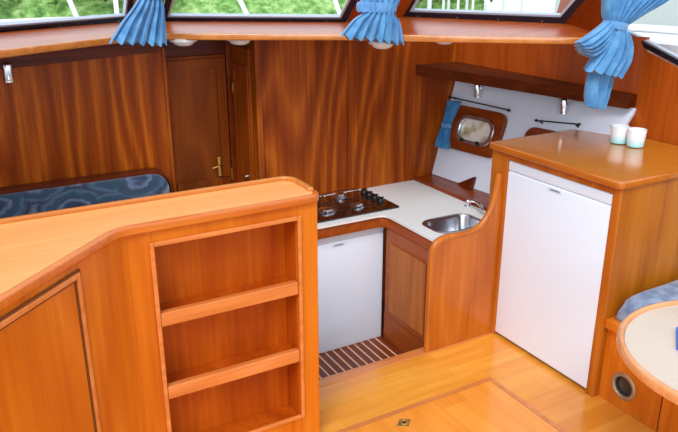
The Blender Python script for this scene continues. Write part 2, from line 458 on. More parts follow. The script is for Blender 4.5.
# hull side lining: ruled vinyl surface that flares up and out
def LIN(s, t):
    A = V(2.27,2.985,0.545); B = V(2.40,2.985,1.05); D = V(2.345,2.07,0.545); C = V(2.70,2.07,1.02)
    return (1-s)*((1-t)*A + t*B) + s*((1-t)*D + t*C)
def LNRM(s, t):
    e = 0.01
    n = (LIN(s+e,t)-LIN(s,t)).cross(LIN(s,t+e)-LIN(s,t)).normalized()
    return n if n.x < 0 else -n
bm = bmesh.new(); G = {}
for i in range(13):
    for j in range(9):
        s = i/12; t = j/8; p = LIN(s, t); n = LNRM(s, t)
        G[i,j,0] = bm.verts.new(p); G[i,j,1] = bm.verts.new(p - n*0.02)
for i in range(12):
    for j in range(8):
        for k in (0, 1): bm.faces.new([G[i,j,k],G[i+1,j,k],G[i+1,j+1,k],G[i,j+1,k]])
for i in range(12):
    for j in (0, 8): bm.faces.new([G[i,j,0],G[i+1,j,0],G[i+1,j,1],G[i,j,1]])
for j in range(8):
    for i in (0, 12): bm.faces.new([G[i,j,0],G[i,j+1,0],G[i,j+1,1],G[i,j,1]])
bmesh.ops.recalc_face_normals(bm, faces=bm.faces[:])
struct('wall_hull_lining', bm, M['lining'], smooth=30)
# flat margin board between worktop and lining
struct('trim_6', plate([[(2.150,2.2725),(2.325,2.2725),(2.276,2.984),(2.150,2.984)]], 0.47, 0.5425, 0.003), M['darky'])
# dark stringer above the lining, plywood above that
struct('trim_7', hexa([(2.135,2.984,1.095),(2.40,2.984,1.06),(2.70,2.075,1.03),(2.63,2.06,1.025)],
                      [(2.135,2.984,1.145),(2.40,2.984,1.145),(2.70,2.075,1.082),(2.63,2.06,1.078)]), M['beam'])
struct('wall_right', hexa([(2.405,2.984,1.06),(2.425,2.984,1.06),(2.73,2.075,1.03),(2.705,2.075,1.03)],
                          [(2.405,2.984,1.36),(2.425,2.984,1.36),(2.73,2.075,1.33),(2.705,2.075,1.33)]), M['red'])
# cabin side with its sloping window edge
struct('wall_side', prism([(2.265,0.86),(2.265,1.338),(1.894,1.218),(1.2,0.995),(0.0,0.61),(0.0,-0.05),(1.2,-0.05),(1.2,0.86)], 'X', 2.706, 2.728), M['side'])

# ---- ledge (dashboard shelf) below the windscreen
lipline = [(-0.45,2.10),(0.174,2.517),(0.358,2.645),(0.576,2.780),(0.700,2.836),(0.800,2.842),(0.900,2.790),(1.096,2.668),(1.443,2.472),(1.577,2.357),(1.741,2.214),(2.106,1.923),(2.20,1.875),(2.285,1.90),(2.325,2.00)]
lipc = smooth_line([(x,y,0) for x,y in lipline], 6)
def offset_line(c, d):
    out = []
    for i, p in enumerate(c):
        t = (c[min(i+1,len(c)-1)] - c[max(i-1,0)]).normalized()
        n = V(-t.y, t.x, 0); out.append(p + n*d)
    return out
inner = offset_line(lipc, 0.022)
bm = plate([[(p.x,p.y) for p in lipc] + [(p.x,p.y) for p in reversed(inner)]], 1.343, 1.369, 0.005)
struct('trim_8', bm, M['lip'], smooth=50)
BL = V(-0.9,2.42,1.375); B0 = V(0.234,3.167,1.375); B1 = V(0.80,3.52,1.375); B2 = V(0.958,3.447,1.375); B3 = V(1.70,2.957,1.375)
R0 = V(1.943,2.859,1.400); R1 = V(2.106,2.687,1.400); R2 = V(2.295,2.164,1.400)
# ledge board, sloping up a little to the foot of the windows
bm = bmesh.new()
def interp(c, n):
    L = [0]; 
    for a, b in zip(c, c[1:]): L.append(L[-1] + (b-a).length)
    out = []
    for k in range(n):
        t = L[-1]*k/(n-1); i = 0
        while i < len(c)-2 and L[i+1] < t: i += 1
        f = (t-L[i])/max(1e-9, L[i+1]-L[i]); out.append(c[i].lerp(c[i+1], min(1,f)))
    return out
NB = 60
Ai = interp([V(p.x,p.y,1.366) for p in inner], NB)
outer = [BL, B0, B1.lerp(B2,0.4), B3, R0, R2 + V(0.02,0.0,0), V(2.375,2.19,1.385)]
Ao = [None]*NB
# match the outer edge to the inner one so that the boards run square to the lip
keys_in = [0.0, 0.21, 0.37, 0.645, 0.735, 0.90, 1.0]
for k in range(NB):
    t = k/(NB-1)
    for j in range(6):
        if keys_in[j] <= t <= keys_in[j+1]:
            f = (t-keys_in[j])/(keys_in[j+1]-keys_in[j]); Ao[k] = outer[j].lerp(outer[j+1], f); break
ra = [bm.verts.new(p) for p in Ai]; rb = [bm.verts.new(p) for p in Ao]
rc = [bm.verts.new(p - V(0,0,0.02)) for p in Ai]; rd = [bm.verts.new(p - V(0,0,0.045)) for p in Ao]
for k in range(NB-1):
    for a, b in ((ra,rb),(rb,rd),(rd,rc),(rc,ra)): bm.faces.new((a[k],a[k+1],b[k+1],b[k]))
bm.faces.new((ra[0],rb[0],rd[0],rc[0])); bm.faces.new((ra[-1],rc[-1],rd[-1],rb[-1]))
bmesh.ops.recalc_face_normals(bm, faces=bm.faces[:])
struct('trim_9', bm, M['ledge'], smooth=40)
# cornice under the ledge with shadow painted into its dark colour, along the left bulkhead and across the passage
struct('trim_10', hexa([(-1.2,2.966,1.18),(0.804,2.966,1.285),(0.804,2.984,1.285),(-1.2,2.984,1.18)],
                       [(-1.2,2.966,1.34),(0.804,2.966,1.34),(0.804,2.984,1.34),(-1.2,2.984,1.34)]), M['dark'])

# ---- windscreen: raked panes, each with gasket, frame and glass
RK = V(0,-1.0,1.0)
def pane(n, a, b, la=V(0,0,0), lb=V(0,0,0), h=0.5, rk=RK, fw=0.028, aft=None):
    """a,b: lower corners (outside of gasket); la/lb: how far the upper corners shift"""
    o = bpy.data.objects.new('window_%d' % n, None); col.objects.link(o); o.location = (a+b)/2; o['kind'] = 'structure'
    c = b + rk*h + lb; d = a + rk*h + la
    nrm = (b-a).cross(rk).normalized()
    if nrm.y > 0 and aft is None: nrm = -nrm
    if aft is not None: nrm = aft
    ctr = (a+b+c+d)/4
    def ring(f):
        out = []
        Q = [a,b,c,d]
        for i in range(4):
            p = Q[i]; e1 = (Q[i-1]-p).normalized(); e2 = (Q[(i+1)%4]-p).normalized()
            s = max(0.2, e1.cross(e2).length)
            out.append(p + (e1+e2)*f/s)
        return out
    def ringsolid(f0, f1, o0, o1):
        bm = bmesh.new(); r = [[bm.verts.new(p + nrm*oo) for p in ring(f)] for f, oo in ((f0,o0),(f0,o1),(f1,o1),(f1,o0))]
        for k in range(4):
            A = r[k]; B = r[(k+1)%4]
            for i in range(4): bm.faces.new((A[i],A[(i+1)%4],B[(i+1)%4],B[i]))
        bmesh.ops.recalc_face_normals(bm, faces=bm.faces[:]); return bm
    g = obj('gasket', ringsolid(0.0, fw, 0.0, 0.012), M['blackg'], o)
    # small screw heads along the lower gasket
    bm = bmesh.new(); L = (b-a).length; k = int(L/0.16)
    for i in range(k):
        p = a.lerp(b, (i+0.5)/k) + rk.normalized()*fw*0.5 + nrm*0.0121
        add_lathe(bm, [(0.0,0.002),(0.0028,0.0012),(0.003,0.0)], p, nrm, 8)
    obj('screw_heads', bm, M['steel'], g)
    obj('frame', ringsolid(fw+0.0002, fw+0.009, -0.012, 0.006), M['alu'], o)
    r = ring(fw+0.0092)
    bm = bmesh.new(); F = [bm.verts.new(p) for p in r]; B = [bm.verts.new(p - nrm*0.005) for p in r]
    bm.faces.new(F); bm.faces.new(B[::-1])
    for i in range(4): bm.faces.new((F[i],B[i],B[(i+1)%4],F[(i+1)%4]))
    bmesh.ops.recalc_face_normals(bm, faces=bm.faces[:])
    obj('glass', bm, M['glass'], o)
    return o
LF = V(-0.9,2.47,1.378)
B0u = V(0.234,3.167,1.378); 
pane(1, LF, V(0.835,3.53,1.378), lb=V(-0.02,0,0))
pane(2, V(0.96,3.455,1.376), B3, la=V(0.03,0,0))
pane(3, R0, R2, la=V(-0.02,0,0))
# mullion posts between the panes
def post(name, p, q, h=0.5, w=0.02, rk=RK, sq=V(0,0,0)):
    t = V(0,0.025,0)
    struct(name, hexa([p, q, q+t, p+t], [p+rk*h, q+rk*h+sq, q+rk*h+t+sq, p+rk*h+t]), M['red'])
post('trim_11', V(0.838,3.53,1.36), V(0.957,3.46,1.36))
post('trim_12', V(1.703,2.957,1.36), V(1.940,2.861,1.37))
# corner post, a wide board between windscreen and side window
struct('trim_13', hexa([(2.283,2.228,1.345),(2.728,2.270,1.30),(2.728,2.300,1.30),(2.283,2.258,1.345)],
                       [(2.283,1.713,1.86),(2.58,2.36,1.86),(2.58,2.39,1.86),(2.283,1.743,1.86)]), M['red'])
# side window
pane(4, V(2.716,2.225,1.336), V(2.716,1.25,1.022), la=V(0,0.10,0), rk=V(-0.25,0,1.0), h=0.5, fw=0.022, aft=V(-0.97,0,-0.24))

# ================================================================== CEILING DOWNLIGHTS under the ledge
dl = thing('downlight', 'round white downlight under the ledge beside the middle curtain tail', 'light', (1.585,2.455,1.311), 'downlights under the window ledge')
obj('lamp_glass', lathe([(0,-0.008),(0.024,-0.005),(0.040,0.003),(0.046,0.018)], (1.585,2.455,1.311)), M['lampwhite'], dl, smooth=60)
obj('lamp_rim', lathe([(0.0465,0.016),(0.055,0.013),(0.056,0.026),(0.0,0.026)], (1.585,2.455,1.311)), M['lampwhite'], dl, smooth=60)
for loc, lb in (((1.855,2.395,1.321), 'round white downlight under the ledge, rightmost of the four'),
                ((1.10,2.79,1.321), 'round white downlight under the ledge above the passage locker door'),
                ((0.885,2.86,1.321), 'round white downlight under the ledge just right of the left curtain')):
    dup(dl, loc, lb, 'downlights under the window ledge')

# ================================================================== READING LIGHTS
def reading_light(loc, n, label):
    t = thing('reading_light', label, 'light', loc, 'small wall reading lights')
    p = Vector(loc); n = Vector(n).normalized(); up = V(0,0,1)
    ax = (up*0.94 + n*0.18).normalized()
    obj('wall_mount', lathe([(0,0),(0.011,0),(0.011,0.012),(0.006,0.016),(0,0.016)], p + up*0.018, n, 14), M['chrome'], t, smooth=40)
    c = p + n*0.034
    obj('lamp_barrel', lathe([(0,0.036),(0.013,0.036),(0.017,0.030),(0.017,-0.026),(0.0185,-0.034),(0.0155,-0.034),(0.015,-0.022),(0,-0.022)], c, ax, 18), M['chrome'], t, smooth=40)
    obj('lamp_glass', lathe([(0,-0.027),(0.0145,-0.027),(0.0145,-0.023),(0,-0.023)], c, ax, 14), M['lampwhite'], t)
reading_light((0.223,2.985-0.0195,1.245), (0,-1,0), 'small chrome reading light high on the left bulkhead')
q = LIN(0.176,0.925); reading_light(tuple(q+LNRM(.17,.92)*0.001), LNRM(.17,.92), 'small chrome reading light above the porthole with the curtain')
q = LIN(0.683,0.90); reading_light(tuple(q+LNRM(.68,.9)*0.001), LNRM(.68,.9), 'small chrome reading light left of the big curtain tail')

# ================================================================== PORTHOLES on the lining
def porthole(n, s, t, wide=0.325, high=0.235):
    c = LIN(s,t); nn = LNRM(s,t); u = (LIN(s+0.02,t)-LIN(s-0.02,t)).normalized(); v = nn.cross(u).normalized()
    if v.z < 0: v = -v
    o = bpy.data.objects.new('window_%d' % n, None); col.objects.link(o); o.location = c; o['kind'] = 'structure'
    def ringb(w0, h0, r0, w1, h1, r1, z0, z1, bev=True):
        bm = bmesh.new()
        def lp(w, h, r, z): return [bm.verts.new(c + u*a + v*b + nn*z) for a, b in rrect(-w/2, w/2, -h/2, h/2, r, 7)]
        L = [lp(w0,h0,r0,z0), lp(w0,h0,r0,z1-0.004), lp(w0-0.008,h0-0.008,max(r0-.004,.01),z1), lp(w1+0.008,h1+0.008,r1+.004,z1), lp(w1,h1,r1,z1-0.004), lp(w1,h1,r1,z0)]
        m = len(L[0])
        for A, B in zip(L, L[1:]+L[:1]):
            for i in range(m): bm.faces.new((A[i],A[(i+1)%m],B[(i+1)%m],B[i]))
        bmesh.ops.recalc_face_normals(bm, faces=bm.faces[:]); return bm
    obj('wooden_surround', ringb(wide,high,0.045, wide-0.11,high-0.10,0.05, 0.001,0.024), M['darky'], o, smooth=40)
    obj('chrome_frame', ringb(wide-0.09,high-0.085,0.06, wide-0.135,high-0.125,0.045, 0.0045,0.031), M['steel'], o, smooth=40)
    bm = bmesh.new(); w, h = wide-0.13, high-0.12
    A = [bm.verts.new(c + u*a + v*b + nn*0.010) for a, b in rrect(-w/2,w/2,-h/2,h/2,0.046,7)]
    B = [bm.verts.new(c + u*a + v*b + nn*0.006) for a, b in rrect(-w/2,w/2,-h/2,h/2,0.046,7)]
    bm.faces.new(A); bm.faces.new(B[::-1]); m = len(A)
    for i in range(m): bm.faces.new((A[i],A[(i+1)%m],B[(i+1)%m],B[i]))
    bmesh.ops.recalc_face_normals(bm, faces=bm.faces[:])
    gm = plain('milky porthole glass', (214,206,188), 0.15, coat=1.0)
    nt = gm.node_tree; bs = nt.nodes['Principled BSDF']
    tc = nt.nodes.new('ShaderNodeTexCoord'); nz = nt.nodes.new('ShaderNodeTexNoise'); nz.inputs['Scale'].default_value = 14
    nz.inputs['Distortion'].default_value = 0.2; nz.inputs['Detail'].default_value = 1
    nt.links.new(tc.outputs['Object'], nz.inputs['Vector'])
    cr = nt.nodes.new('ShaderNodeValToRGB'); e = cr.color_ramp.elements
    e[0].position = 0.36; e[0].color = lin((184,164,120)); e[1].position = 0.54; e[1].color = lin((244,240,226))
    nt.links.new(nz.outputs['Fac'], cr.inputs[0]); nt.links.new(cr.outputs[0], bs.inputs['Base Color'])
    obj('glass', bm, gm, o)
    for dx in (-0.055, 0.045):
        obj('clamp_knob', lathe([(0,0.044),(0.008,0.044),(0.010,0.039),(0.010,0.032),(0.005,0.031),(0,0.031)], c + u*dx - v*(high/2-0.058), nn, 12), M['black'], o, smooth=40)
    return o
porthole(5, 0.238, 0.533)
porthole(6, 0.72, 0.47)

def curtain_rod(s0, t0, s1, t1, label):
    a = LIN(s0,t0) + LNRM(s0,t0)*0.036; b = LIN(s1,t1) + LNRM(s1,t1)*0.036
    t = thing('curtain_rod', label, 'curtain rod', a, 'thin curtain rods over the portholes')
    obj('rod', tube([a, b], 0.0035, 8), M['black'], t)
    d = (b-a).normalized()
    for p, s, tt in ((a+d*0.012, s0, t0), (b-d*0.012, s1, t1)):
        n = LNRM(s, tt)
        obj('bracket', tube([p - n*0.034, p - n*0.004], 0.005, 8), M['black'], t)
    for p, dd in ((a, -d), (b, d)):
        obj('finial', lathe([(0,0.0),(0.007,0.001),(0.008,0.006),(0.004,0.012),(0,0.013)], p, dd, 10), M['black'], t, smooth=50)
curtain_rod(0.022,0.815,0.40,0.785, 'black curtain rod above the porthole beside the bulkhead')
curtain_rod(0.585,0.735,0.80,0.765, 'black curtain rod just above the rear edge of the fridge cabinet')

# ================================================================== CURTAINS
def curtain_mesh(rows, nple, amp_ph=0.0, jag=0.0, close_n=6):
    """rows: (left point, right point, half thickness, pleat amplitude)"""
    rows = [(Vector(l), Vector(r), th, am) for l, r, th, am in rows]
    # refine rows
    fine = []
    for i in range(len(rows)-1):
        for k in range(close_n):
            t = k/close_n
            def cr(j):
                p0 = rows[max(i-1,0)][j]; p1 = rows[i][j]; p2 = rows[i+1][j]; p3 = rows[min(i+2,len(rows)-1)][j]
                return 0.5*((2*p1) + (p2-p0)*t + (2*p0-5*p1+4*p2-p3)*t*t + (3*p1-p0-3*p2+p3)*t**3)
            fine.append((cr(0), cr(1), rows[i][2]*(1-t)+rows[i+1][2]*t, rows[i][3]*(1-t)+rows[i+1][3]*t))
    fine.append(rows[-1])
    K = nple*10; bm = bmesh.new(); rings = []
    for ri, (l, r, th, am) in enumerate(fine):
        d = r-l; hd = V(d.x, d.y, 0).normalized(); n = V(hd.y, -hd.x, 0)   # toward the cabin
        ring = []
        last = ri/(len(fine)-1)
        for side in (1, -1):
            rng = range(K+1) if side == 1 else range(K-1, 0, -1)
            for k in rng:
                u = k/K
                env = math.sqrt(max(0.0, 1-(2*u-1)**2))**0.7
                ph = 2*PI*nple*u + amp_ph + 0.9*math.sin(5*u+2*last)
                w = math.sin(ph) + 0.35*math.sin(2.3*ph+1.0)
                off = side*th*env + am*w*min(1, env*1.6)
                dz = 0
                if jag and last > 0.75: dz = -jag*(0.5+0.5*math.sin(ph))*(last-0.75)/0.25
                ring.append(bm.verts.new(l + d*u + n*off + V(0,0,dz)))
        rings.append(ring)
    m = len(rings[0])
    for a, b in zip(rings, rings[1:]):
        for k in range(m): bm.faces.new((a[k], a[(k+1)%m], b[(k+1)%m], b[k]))
    bm.faces.new(rings[0]); bm.faces.new(rings[-1][::-1])
    bmesh.ops.recalc_face_normals(bm, faces=bm.faces[:])
    return bm
def tieband(l, r, th, h):
    l = Vector(l); r = Vector(r); d = r-l; hd = V(d.x,d.y,0).normalized(); n = V(hd.y,-hd.x,0)
    bm = bmesh.new(); K = 28; L = []
    c = (l+r)/2; W = d.length/2
    dd = d.normalized(); up = n.cross(dd); up = up if up.z > 0 else -up
    for f, z in ((1.0,-h/2),(1.04,-h/4),(1.04,h/4),(1.0,h/2)):
        L.append([bm.verts.new(c + dd*W*f*math.cos(2*PI*k/K) + n*th*f*math.sin(2*PI*k/K) + up*(z + 0.002*math.sin(9*k))) for k in range(K)])
    for a, b in zip(L, L[1:]):
        for k in range(K): bm.faces.new((a[k],a[(k+1)%K],b[(k+1)%K],b[k]))
    bm.faces.new(L[0]); bm.faces.new(L[-1][::-1])
    bmesh.ops.recalc_face_normals(bm, faces=bm.faces[:]); return bm

def cs(p, s):   # keeps a point on the same sight height while sliding it fore and aft
    return (p[0]*s, p[1]*s, 1.62-(1.62-p[2])*s)
# left curtain
t = thing('curtain', 'bunched blue curtain tail over the left end of the window ledge', 'curtain', (0.67,2.70,1.33), 'blue tied back cabin curtains')
rows = [((0.70,2.72,1.64),(0.83,2.74,1.64),0.030,0.006),((0.685,2.69,1.54),(0.765,2.70,1.535),0.024,0.008),
        ((0.655,2.68,1.49),(0.765,2.68,1.48),0.026,0.010),((0.60,2.675,1.43),(0.762,2.67,1.42),0.026,0.011),((0.548,2.67,1.372),(0.758,2.66,1.352),0.022,0.012)]
obj('curtain_cloth', curtain_mesh(rows, 6, 0.5, 0.014), M['curtain'], t, smooth=80)
obj('tieback', tieband((0.675,2.685,1.532),(0.772,2.69,1.530),0.036,0.035), M['band'], t, smooth=60)
# middle curtain
t = thing('curtain', 'bunched blue curtain tail over the middle of the window ledge', 'curtain', (1.50,2.40,1.33), 'blue tied back cabin curtains')
rows = [((1.47,2.40,1.60),(1.62,2.36,1.60),0.030,0.006),((1.44,2.385,1.50),(1.60,2.365,1.497),0.030,0.008),((1.445,2.375,1.457),(1.575,2.36,1.452),0.026,0.008),
        ((1.40,2.375,1.43),(1.59,2.34,1.415),0.026,0.011),((1.345,2.38,1.382),(1.60,2.32,1.345),0.020,0.013)]
obj('curtain_cloth', curtain_mesh(rows, 7, 1.5, 0.018), M['curtain'], t, smooth=80)
obj('tieback', tieband((1.425,2.385,1.476),(1.585,2.365,1.470),0.036,0.035), M['band'], t, smooth=60)
# big right curtain: gathered skirt above the tie, bunched tail, hanging end
S = 1.05
t = thing('curtain', 'large blue curtain tied back at the right corner post with a long tail', 'curtain', cs((2.07,1.75,1.13),S), 'blue tied back cabin curtains')
def q3(lst): return [(cs(l,S), cs(r,S), th, am) for l, r, th, am in lst]
rows = q3([((2.00,1.75,1.70),(2.62,1.75,1.70),0.028,0.010),((2.020,1.75,1.56),(2.46,1.75,1.56),0.028,0.010),((2.035,1.75,1.512),(2.365,1.75,1.505),0.030,0.010),
           ((2.050,1.75,1.465),(2.225,1.75,1.455),0.032,0.009),((2.066,1.75,1.435),(2.150,1.75,1.420),0.028,0.006),((2.075,1.75,1.415),(2.148,1.75,1.400),0.026,0.006)])
obj('curtain_cloth', curtain_mesh(rows, 10, 0.2), M['curtain'], t, smooth=80)
obj('tieback', tieband(cs((2.058,1.75,1.432),S), cs((2.158,1.75,1.414),S), 0.038, 0.026), M['band'], t, smooth=60)
rows = q3([((2.062,1.745,1.445),(2.085,1.745,1.405),0.022,0.004),((2.015,1.74,1.420),(2.050,1.74,1.355),0.026,0.007),((1.950,1.735,1.392),(1.990,1.735,1.322),0.024,0.008),((1.908,1.73,1.378),(1.935,1.73,1.335),0.018,0.008)])
obj('curtain_flare', curtain_mesh(rows, 5, 0.9, 0.0), M['curtain'], t, smooth=80)
rows = q3([((2.075,1.745,1.415),(2.160,1.745,1.402),0.028,0.006),((2.050,1.74,1.37),(2.185,1.74,1.35),0.030,0.009),((2.010,1.74,1.32),(2.190,1.74,1.30),0.030,0.011),((1.972,1.74,1.285),(2.160,1.74,1.245),0.026,0.010)])
obj('curtain_skirt', curtain_mesh(rows, 5, 0.0, 0.012), M['curtain'], t, smooth=80)
rows = q3([((2.03,1.76,1.30),(2.14,1.76,1.28),0.014,0.005),((2.012,1.76,1.24),(2.140,1.76,1.225),0.014,0.006),((2.016,1.76,1.18),(2.126,1.76,1.17),0.014,0.010),((2.022,1.76,1.142),(2.116,1.76,1.125),0.012,0.005)])
obj('curtain_tail', curtain_mesh(rows, 3, 2.2, 0.004), M['curtain'], t, smooth=80)
# porthole curtain
n0 = LNRM(0.08,0.5)
t = thing('porthole_curtain', 'narrow blue curtain gathered left of the porthole', 'curtain', LIN(0.08,0.3)+n0*0.05)
def lp(s, tt, o=0.034): return tuple(LIN(s,tt) + LNRM(s,tt)*o)
rows = [(lp(0.016,0.775,0.045),lp(0.105,0.785,0.045),0.014,0.005),(lp(0.022,0.66,0.045),lp(0.095,0.665,0.045),0.013,0.006),(lp(0.026,0.53,0.045),lp(0.085,0.53,0.045),0.012,0.005),(lp(0.018,0.41,0.045),lp(0.10,0.41,0.045),0.013,0.006),(lp(0.012,0.30,0.042),lp(0.125,0.30,0.042),0.014,0.006)]
obj('curtain_cloth', curtain_mesh(rows, 4, 0.4, 0.0), M['curtain2'], t, smooth=80)
obj('tieback', tieband(lp(0.020,0.53,0.045), lp(0.089,0.53,0.045), 0.017, 0.02), M['band'], t, smooth=60)
# small triangular block on the margin board
tag(obj('wooden_wedge', hexa([(2.272,2.772,0.544),(2.288,2.655,0.544),(2.262,2.655,0.544)], [(2.305,2.674,0.602),(2.312,2.664,0.602),(2.300,2.664,0.602)]), M['dark'], base=(2.28,2.70,0.5435)),
    'small dark triangular wooden wedge standing against the white lining', 'wedge')

# ================================================================== SHELF UNIT (left)
FY = 1.89
u = thing('shelf_unit', 'open orange wooden shelf unit with three compartments', 'shelf unit', (0.68,1.98,0.0))
zt = 0.9105
bm = bmesh.new()
add_box(bm, 0.378, 0.449, FY, FY+0.02, 0.001, zt, 0.0)
add_box(bm, 0.913, 0.985, FY, FY+0.02, 0.001, zt, 0.002)
add_box(bm, 0.4495, 0.9125, FY, FY+0.02, 0.8640, zt, 0.002)
add_box(bm, 0.4495, 0.9125, FY, FY+0.02, 0.001, 0.120, 0.002)
obj('face_frame', bm, M['unit'], u)
bm = bmesh.new()
for b in ((0.4390,0.4520,FY-0.010,FY-0.0005,0.118,0.876),(0.9100,0.9230,FY-0.010,FY-0.0005,0.118,0.876),(0.4525,0.9095,FY-0.010,FY-0.0005,0.862,0.876),(0.4525,0.9095,FY-0.010,FY-0.0005,0.120,0.134)):
    add_box(bm, *b, bev=0.003)
obj('opening_moulding', bm, M['mold'], u)
obj('side_panel', bx(0.433, 0.449, FY+0.021, 2.0575, 0.001, zt, 0.001), M['inside'], u)
obj('rear_panel', bx(0.4495, 0.9645, 2.058, 2.074, 0.001, zt, 0.001), M['unit'], u)
obj('side_panel', bx(0.965, 0.985, FY+0.021, 2.075, 0.001, zt, 0.001), M['unit'], u)
obj('inner_lining', bx(0.9135, 0.925, FY+0.021, 2.006, 0.096, zt-0.005, 0.001), M['inside'], u)
obj('back_panel', bx(0.450, 0.9130, 1.990, 2.004, 0.001, zt, 0.001), M['inside'], u)
for z in (0.352, 0.606, 0.095):
    s = obj('shelf', bx(0.4495, 0.9125, FY+0.0205, 1.9895, z, z+0.020, 0.001), M['inside'], u)
    if z > 0.2:
        obj('shelf_lip', bx(0.4530, 0.9090, FY-0.006, FY+0.018, z-0.004, z+0.041, 0.004), M['mold'], s)
# corner cabinet with the angled door
dr = V(-0.7184,-0.6957,0); nr = V(0.6957,-0.7184,0)   # along the face (leftwards), and out toward the cabin
C0 = V(0.372,1.885,0)
def ang(a0, a1, d0, d1, z0, z1, bev=0.0):
    bm = bmesh.new(); add_box(bm, a0, a1, d0, d1, z0, z1, bev)
    for v in bm.verts:
        p = C0 + dr*v.co.x + nr*v.co.y; v.co = V(p.x, p.y, v.co.z)
    bmesh.ops.recalc_face_normals(bm, faces=bm.faces[:]); return bm
c = thing('corner_cabinet', 'angled orange wooden cabinet front at the left with a framed panel', 'cabinet', (0.10,1.65,0.0))
pts = []
for k in range(7):
    a = k/6
    p = V(0.3777,FY,0)*(1-a)**2 + 2*a*(1-a)*V(0.362,FY,0) + a*a*(V(0.362,FY,0)+dr*0.022)
    pts.append((p.x,p.y))
pl = V(0.362,FY,0)+dr*0.95
pts += [(pl.x,pl.y),(pl.x,2.07),(0.4325,2.07),(0.4325,FY+0.0205),(0.3777,FY+0.0205)]
obj('carcass', prism(pts, 'Z', 0.001, zt), M['unit'], c, smooth=30)
C0 = V(0.362,FY,0)
# moulding of the panel: bright moulding with dark grooves, then the door panel
A0, A1, ZT, ZB = 0.192, 0.86, 0.893, 0.05
bm = bmesh.new()
for b in ((A0,A0+0.026,0.0005,0.006,ZB,ZT),(A0+0.0265,A1,0.0005,0.006,ZT-0.026,ZT),(A0+0.0265,A1,0.0005,0.006,ZB,ZB+0.026)):
    m_ = ang(*b, bev=0.0); tmp = bpy.data.meshes.new('t'); m_.to_mesh(tmp); m_.free(); bm.from_mesh(tmp); bpy.data.meshes.remove(tmp)
pn = obj('door_groove', bm, M['groove'], c)
bm = bmesh.new()
for b in ((A0+0.006,A0+0.019,0.001,0.011,ZB+0.006,ZT-0.006),(A0+0.0195,A1,0.001,0.011,ZT-0.020,ZT-0.006),(A0+0.0195,A1,0.001,0.011,ZB+0.006,ZB+0.020)):
    m_ = ang(*b, bev=0.003); tmp = bpy.data.meshes.new('t'); m_.to_mesh(tmp); m_.free(); bm.from_mesh(tmp); bpy.data.meshes.remove(tmp)
obj('door_moulding', bm, M['mold'], c)
obj('door_panel', ang(A0+0.0265, A1, 0.0005, 0.0035, ZB+0.0265, ZT-0.0265, 0.001), M['unit'], c)
# worktop over both
o1 = [(1.000-0.03,1.874)]
def arc(cx, cy, r, a0, a1, n=8): return [(cx+r*math.cos(math.radians(a0+(a1-a0)*k/n)), cy+r*math.sin(math.radians(a0+(a1-a0)*k/n))) for k in range(n+1)]
oc = V(0.360,1.874,0)
edge = arc(0.955,1.920,0.046,-90,0) + arc(0.935,2.035,0.066,0,90,10)
left = oc + dr*0.96
top_out = [(0.40,1.874)] + edge + [(left.x,2.111),(left.x,left.y)] 
# rounded angle
bend = []
for k in range(7):
    a = k/6; p = V(0.40,1.874,0)*(1-a)**2 + 2*a*(1-a)*oc + a*a*(oc+dr*0.04); bend.append((p.x,p.y))
top_out = edge + [(left.x,2.101),(left.x,left.y)] + bend[::-1]
w = thing('counter_top', 'pale peach counter top with raised wooden rim, foreground left', 'counter', (0.4,1.9,0.9115))
obj('rim_band', plate([top_out], 0.9115, 0.9370, 0.005), M['unitx'], w, smooth=40)
def shrink(poly, d):
    P = [V(p[0],p[1],0) for p in poly]; n = len(P); out = []
    area = sum(P[i].x*P[(i+1)%n].y - P[(i+1)%n].x*P[i].y for i in range(n))
    sg = 1 if area > 0 else -1
    for i in range(n):
        a = (P[i]-P[i-1]).normalized(); b = (P[(i+1)%n]-P[i]).normalized()
        t = (a+b).normalized(); nn = V(-t.y,t.x,0)*sg
        out.append(P[i] + nn*d/max(0.5, abs(t.dot(a))))
    return [(p.x,p.y) for p in out]
obj('laminate_surface', plate([shrink(top_out,0.020)], 0.9372, 0.9385), M['top'], w)
# raised fiddle along the back and round the end
bk = [(left.x+0.01,2.088),(0.89,2.088)] + arc(0.935,2.035,0.053,90,0,10) + arc(0.956,1.930,0.032,0,-35,4)
ins = offset_line([V(p[0],p[1],0) for p in bk], -0.016)
obj('fiddle_rail', plate([[p for p in bk] + [(p.x,p.y) for p in reversed(ins)]], 0.9372, 0.9520, 0.004), M['lip'], w, smooth=50)

# ================================================================== GALLEY
# fridge under the hob
def fridge(name, label, width, height, along, base, zdoor0, group):
    """local x along the door, local -y is the front"""
    t = thing(name, label, 'fridge', base, group)
    B = Vector(base)
    def mk(nm, x0, x1, y0, y1, z0, z1, bev, mat, parent=t):
        bm = bx(x0, x1, y0, y1, z0, z1, bev, 3)
        if along == 'Y':     # rotate so that the front faces -X and local x runs toward -Y
            for v in bm.verts: v.co = V(v.co.y, -v.co.x, v.co.z)
            bmesh.ops.recalc_face_normals(bm, faces=bm.faces[:])
        bmesh.ops.translate(bm, verts=bm.verts[:], vec=B)
        return obj(nm, bm, mat, parent, smooth=40)
    mk('body', 0.004, width-0.004, 0.032, 0.36 if along == 'X' else 0.24, 0.0, height-0.004, 0.004, M['white'])
    d = mk('door', 0, width, 0, 0.030, zdoor0, height-0.046, 0.007, M['white'])
    mk('top_strip', 0, width, 0.001, 0.031, height-0.0445, height, 0.006, M['whitestrip'])
    mk('handle_recess', width*0.43, width*0.57, -0.0012, 0.0002, height-0.070, height-0.052, 0.0005, M['whitestrip'], d)
    mk('badge', width*0.455, width*0.545, -0.0020, -0.0013, height-0.064, height-0.058, 0.0, M['mark'], d)
    mk('plinth', 0.008, width-0.008, 0.02, 0.031, 0.0, zdoor0-0.001, 0.0, M['shadowgap'])
    return t
